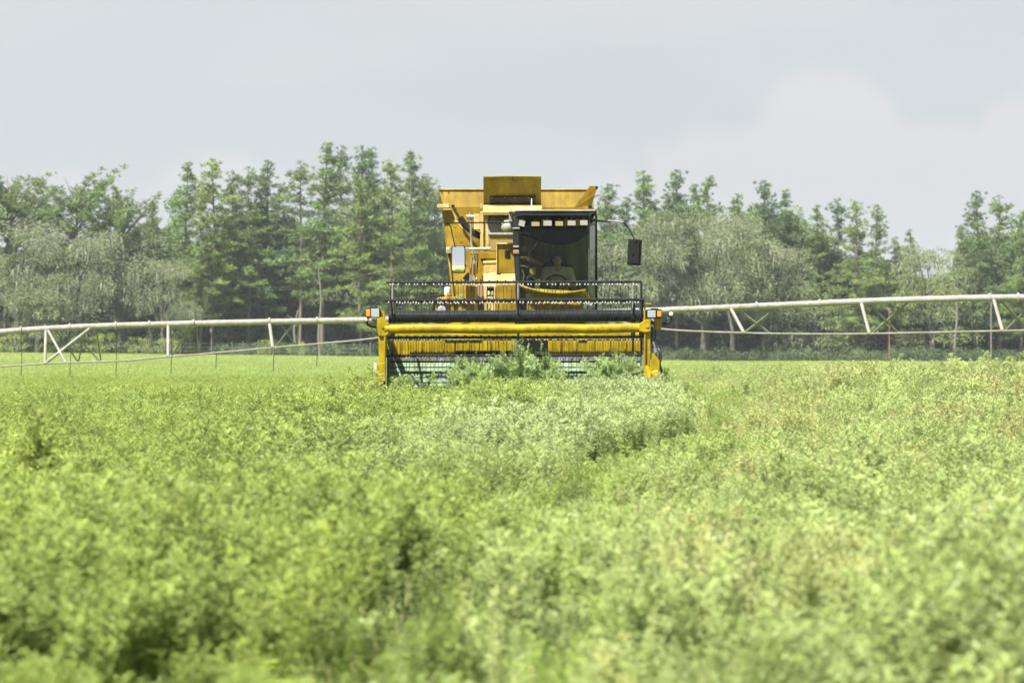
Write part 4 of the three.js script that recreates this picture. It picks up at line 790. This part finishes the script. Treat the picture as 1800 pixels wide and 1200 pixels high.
  const mt = new THREE.Matrix4().makeRotationX(-0.028).setPosition(mg.x, mg.y, mg.z);
  part('shell', [box(0, 0, -0.03, 0.245, 0.475, 0.06, 0.05).applyMatrix4(mt)], M.charcoal, lm);
  part('mirror_glass', [(() => { const g3 = new THREE.PlaneGeometry(2, 2, 16, 28), p = g3.attributes.position, nn = g3.attributes.normal; for (let i = 0; i < p.count; i++) { const u = p.getX(i), v = p.getY(i), k = 1 / Math.pow(Math.pow(Math.abs(u), 8) + Math.pow(Math.abs(v), 8) || 1, 1 / 8) * Math.max(Math.abs(u), Math.abs(v)), x = u * k * 0.107, y = v * k * 0.222; p.setXYZ(i, x, y, 0.022 - (x * x + y * y) / 5.2); nn.setXYZ(i, x / 2.6, y / 2.6, 1); } g3.normalizeNormals(); return g3.applyMatrix4(mt); })()], M.mirror, lm);
  const rm = sub('mirror', combine);
  part('arm', [...pline([[1040, 388, -2.35], [1071, 388.5, -2.35]], 0.014), ...pline([[1096, 390.5, -2.35], [1106, 402, -2.35], [1117, 424, -2.35]], 0.011)], M.black, rm);
  part('arm_sleeve', [...pline([[1068, 387.5, -2.35], [1096, 390.5, -2.35]], 0.018)], M.steel, rm);
  part('shell', [slab([[1104.5, 420, -2.38], [1126.5, 421, -2.28], [1124, 466.5, -2.28], [1102.5, 465.5, -2.38]], 0.06), slab([[1106, 423, -2.36], [1124.5, 424, -2.265], [1122.4, 463, -2.265], [1104.5, 462, -2.36]], 0.02)], M.rubber, rm);
  part('clamp', [bolt(1112.6, 441.5, -2.31, 0.02), bolt(1112.6, 445.5, -2.31, 0.02), pbox(1115, 419, 1119, 425, -2.27, 0.03)], M.charcoal, rm);
}
// crop carried in the header and lodged on the machine
{
  const r = rngOf(515), lists = LEGUMES.map(() => []), put = (X, Y, z, s, pale) => {
    const p = q(X, Y, z), v = 0.8 + 0.4 * r(), c = [lerp(1.06, 1.5, pale) * v, lerp(1.15, 1.55, pale) * v, lerp(1.5, 3.7, pale) * v];
    lists[Math.floor(r() * lists.length)].push({ x: p.x, y: p.y, z: p.z - D0, r: r() * 6.28, rx: (r() - 0.5) * 2.2, rz: (r() - 0.5) * 2.2, s, w: s, c });
  };
  const top = [[795, 668], [806, 626], [822, 612], [845, 632], [862, 640], [880, 618], [905, 612], [925, 606], [950, 618], [972, 626], [990, 664], [1036, 664], [1050, 634], [1072, 618], [1095, 612], [1112, 626], [1126, 648], [1132, 668]];
  const topAt = (X) => { for (let i = 1; i < top.length; i++) if (X <= top[i][0]) return lerp(top[i - 1][1], top[i][1], (X - top[i - 1][0]) / (top[i][0] - top[i - 1][0])); return 690; };
  for (let i = 0; i < 460; i++) { const X = 795 + 337 * r(), t = topAt(X); if (t > 660) continue; put(X, lerp(t + 30, 690, r()), lerp(-0.4, 0.95, r()), 0.34 + 0.46 * r(), 0.3 + 0.7 * r()); }
  for (let i = 0; i < 26; i++) put(700 + 20 * r(), 680 + 6 * r(), 0.3 + 0.6 * r(), 0.4, 0.8);
  for (let i = 0; i < 16; i++) put(800 + 16 * r(), 530 + 4 * r(), -2.75 - 0.3 * r(), 0.25, 1);
  for (let i = 0; i < 8; i++) put(806 + 10 * r(), 556 + 4 * r(), -2.55, 0.28, 1);
  for (let i = 0; i < 7; i++) put(860 + 10 * r(), 519 + 3 * r(), -2.83, 0.16, 1);
  for (let i = 0; i < 5; i++) put(1165 + 8 * r(), 676, 0.5, 0.5, 0.3);
  scatter('cut_crop', 'pale green cut plants heaped in the header behind the reel tines', 'cut plants', LEGUMES.map((geo, i) => ({ geo, mat: M.leaf, list: lists[i], child: 'cut_plant' })));
}
// ------------------------------------------------------------------ the driver
{
  const O = V(0.80, 1.87, -3.40 - D0), o = base('person', O.toArray());     // hip point on the seat
  const cap = (a, b, ra, rb) => { const ab = b.clone().sub(a), l2 = ab.lengthSq(); return (p) => { const t = clamp(p.clone().sub(a).dot(ab) / l2); return p.distanceTo(a.clone().addScaledVector(ab, t)) - lerp(ra, rb, t); }; };
  const ell = (c, r) => (p) => { const x = (p.x - c.x) / r.x, y = (p.y - c.y) / r.y, z = (p.z - c.z) / r.z, k = Math.hypot(x, y, z); return (k - 1) * Math.min(r.x, r.y, r.z); };
  const smin = (a, b, k) => { const h = clamp(0.5 + 0.5 * (b - a) / k); return lerp(b, a, h) - k * h * (1 - h); };
  const field = (fs, k) => (p) => fs.reduce((s, f) => smin(s, f(p), k), 9);
  function mesh(f, c, half, n) {
    const mc = new MarchingCubes(n, M.skin, false, false, 120000), v = V(0, 0, 0); mc.isolation = 0;
    for (let z = 0; z < n; z++) for (let y = 0; y < n; y++) for (let x = 0; x < n; x++) { v.set(c.x + half * (x - n / 2) / (n / 2), c.y + half * (y - n / 2) / (n / 2), c.z + half * (z - n / 2) / (n / 2)); mc.field[z * n * n + y * n + x] = -f(v); }
    mc.update();
    const g = new THREE.BufferGeometry(), m = mc.count;
    g.setAttribute('position', new THREE.BufferAttribute(mc.positionArray.slice(0, m * 3), 3)); g.setAttribute('normal', new THREE.BufferAttribute(mc.normalArray.slice(0, m * 3), 3));
    return g.scale(half, half, half).translate(c.x, c.y, c.z);
  }
  const hip = V(0, 0.08, 0), waist = V(0, 0.26, 0.02), chest = V(0, 0.42, 0.03), neck = V(0.0, 0.57, 0.045), head = V(0.0, 0.72, 0.075);
  const sh = (s) => V(0.195 * s, 0.50, 0.03), elb = (s) => V(0.285 * s, 0.26, 0.16), wr = (s) => V(0.165 * s, 0.27, 0.40), knee = (s) => V(0.14 * s, 0.10, 0.44), ank = (s) => V(0.13 * s, -0.28, 0.50);
  const torso = [ell(chest, V(0.19, 0.17, 0.115)), ell(waist, V(0.165, 0.19, 0.12)), ell(hip, V(0.175, 0.12, 0.14)), cap(sh(-1), sh(1), 0.07, 0.07)];
  const legs = [-1, 1].flatMap((s) => [cap(V(0.09 * s, 0.07, 0.03), knee(s), 0.088, 0.062), cap(knee(s), ank(s), 0.058, 0.042), cap(ank(s), V(0.13 * s, -0.34, 0.62), 0.045, 0.035)]);
  const arms = [-1, 1].flatMap((s) => [cap(sh(s), elb(s), 0.056, 0.043), cap(elb(s), wr(s), 0.042, 0.029)]);
  const body = mesh(field([...torso, ...legs, ...arms, cap(neck.clone().add(V(0, -0.06, -0.01)), head.clone().add(V(0, -0.08, -0.02)), 0.058, 0.054)], 0.03), V(0, 0.12, 0.24), 0.62, 84);
  const face = field([ell(head, V(0.076, 0.105, 0.095)), ell(head.clone().add(V(0, -0.065, 0.028)), V(0.056, 0.056, 0.06)), ell(head.clone().add(V(0, 0.02, 0.085)), V(0.05, 0.02, 0.02))], 0.02);
  const headF = (p) => { let d = face(p); for (const s of [-1, 1]) { d = Math.max(d, -ell(head.clone().add(V(0.031 * s, 0.0, 0.101)), V(0.017, 0.01, 0.014))(p)); d = smin(d, ell(head.clone().add(V(0.078 * s, -0.01, -0.005)), V(0.012, 0.03, 0.02))(p), 0.008); } d = smin(d, cap(head.clone().add(V(0, 0.01, 0.096)), head.clone().add(V(0, -0.034, 0.112)), 0.009, 0.014)(p), 0.012); return Math.max(d, -ell(head.clone().add(V(0, -0.068, 0.104)), V(0.026, 0.005, 0.012))(p)); };
  const headG = mesh(headF, head, 0.16, 76);
  const hands = [-1, 1].map((s) => {
    const w = wr(s), g = V(0.145 * s, 0.275, 0.475), fs = [cap(w, w.clone().lerp(g, 0.75), 0.027, 0.03)];
    for (let i = 0; i < 4; i++) { const a = g.clone().add(V((0.03 - 0.02 * i) * s, 0.022 - i * 0.004, -0.005)), l = [0.036, 0.041, 0.038, 0.03][i], b = a.clone().add(V(0, 0.012, l * 0.7)), c = b.clone().add(V(0, -l * 0.75, l * 0.25)), e = c.clone().add(V(0, -0.012, -l * 0.6)); fs.push(cap(a, b, 0.0098, 0.009), cap(b, c, 0.009, 0.0084), cap(c, e, 0.0084, 0.0075)); }
    fs.push(cap(w.clone().lerp(g, 0.4).add(V(-0.024 * s, 0, 0)), g.clone().add(V(-0.045 * s, 0.01, 0.0)), 0.013, 0.011), cap(g.clone().add(V(-0.045 * s, 0.01, 0)), g.clone().add(V(-0.038 * s, 0.0, 0.03)), 0.011, 0.009));
    return mesh(field(fs, 0.006), g, 0.13, 60);
  });
  part('body', [body, headG, ...hands], M.skin, o);
  const sleeves = [-1, 1].map((s) => cap(sh(s), sh(s).lerp(elb(s), 0.72), 0.085, 0.072));
  const shirtF = field([...torso.map((f) => (p) => f(p) - 0.018), ...sleeves], 0.03), neckHole = cap(neck.clone().add(V(0, -0.05, 0.035)), neck.clone().add(V(0, 0.2, 0.03)), 0.066, 0.07);
  part('shirt', [mesh((p) => Math.max(shirtF(p), -neckHole(p), 0.0 - p.y), V(0, 0.3, 0.05), 0.44, 72)], M.shirt, o);
  part('trousers', [mesh((p) => Math.max(field([...legs.filter((_, i) => i % 3 < 2).map((f) => (x) => f(x) - 0.012), (x) => torso[2](x) - 0.012], 0.03)(p), p.y - 0.1), V(0, -0.05, 0.28), 0.44, 64)], M.jeans, o);
  const hairF = (p) => Math.max(ell(head.clone().add(V(0, 0.022, -0.012)), V(0.086, 0.108, 0.102))(p), -(ell(head.clone().add(V(0, -0.05, 0.09)), V(0.075, 0.105, 0.085))(p)), head.y - 0.055 - p.y);
  part('hair', [mesh(hairF, head, 0.16, 60)], M.hair, o);
  tag(o, 'driver in a tan short-sleeved shirt sitting behind the steering wheel in the cab', 'person');
}
renderer.render(scene, camera);
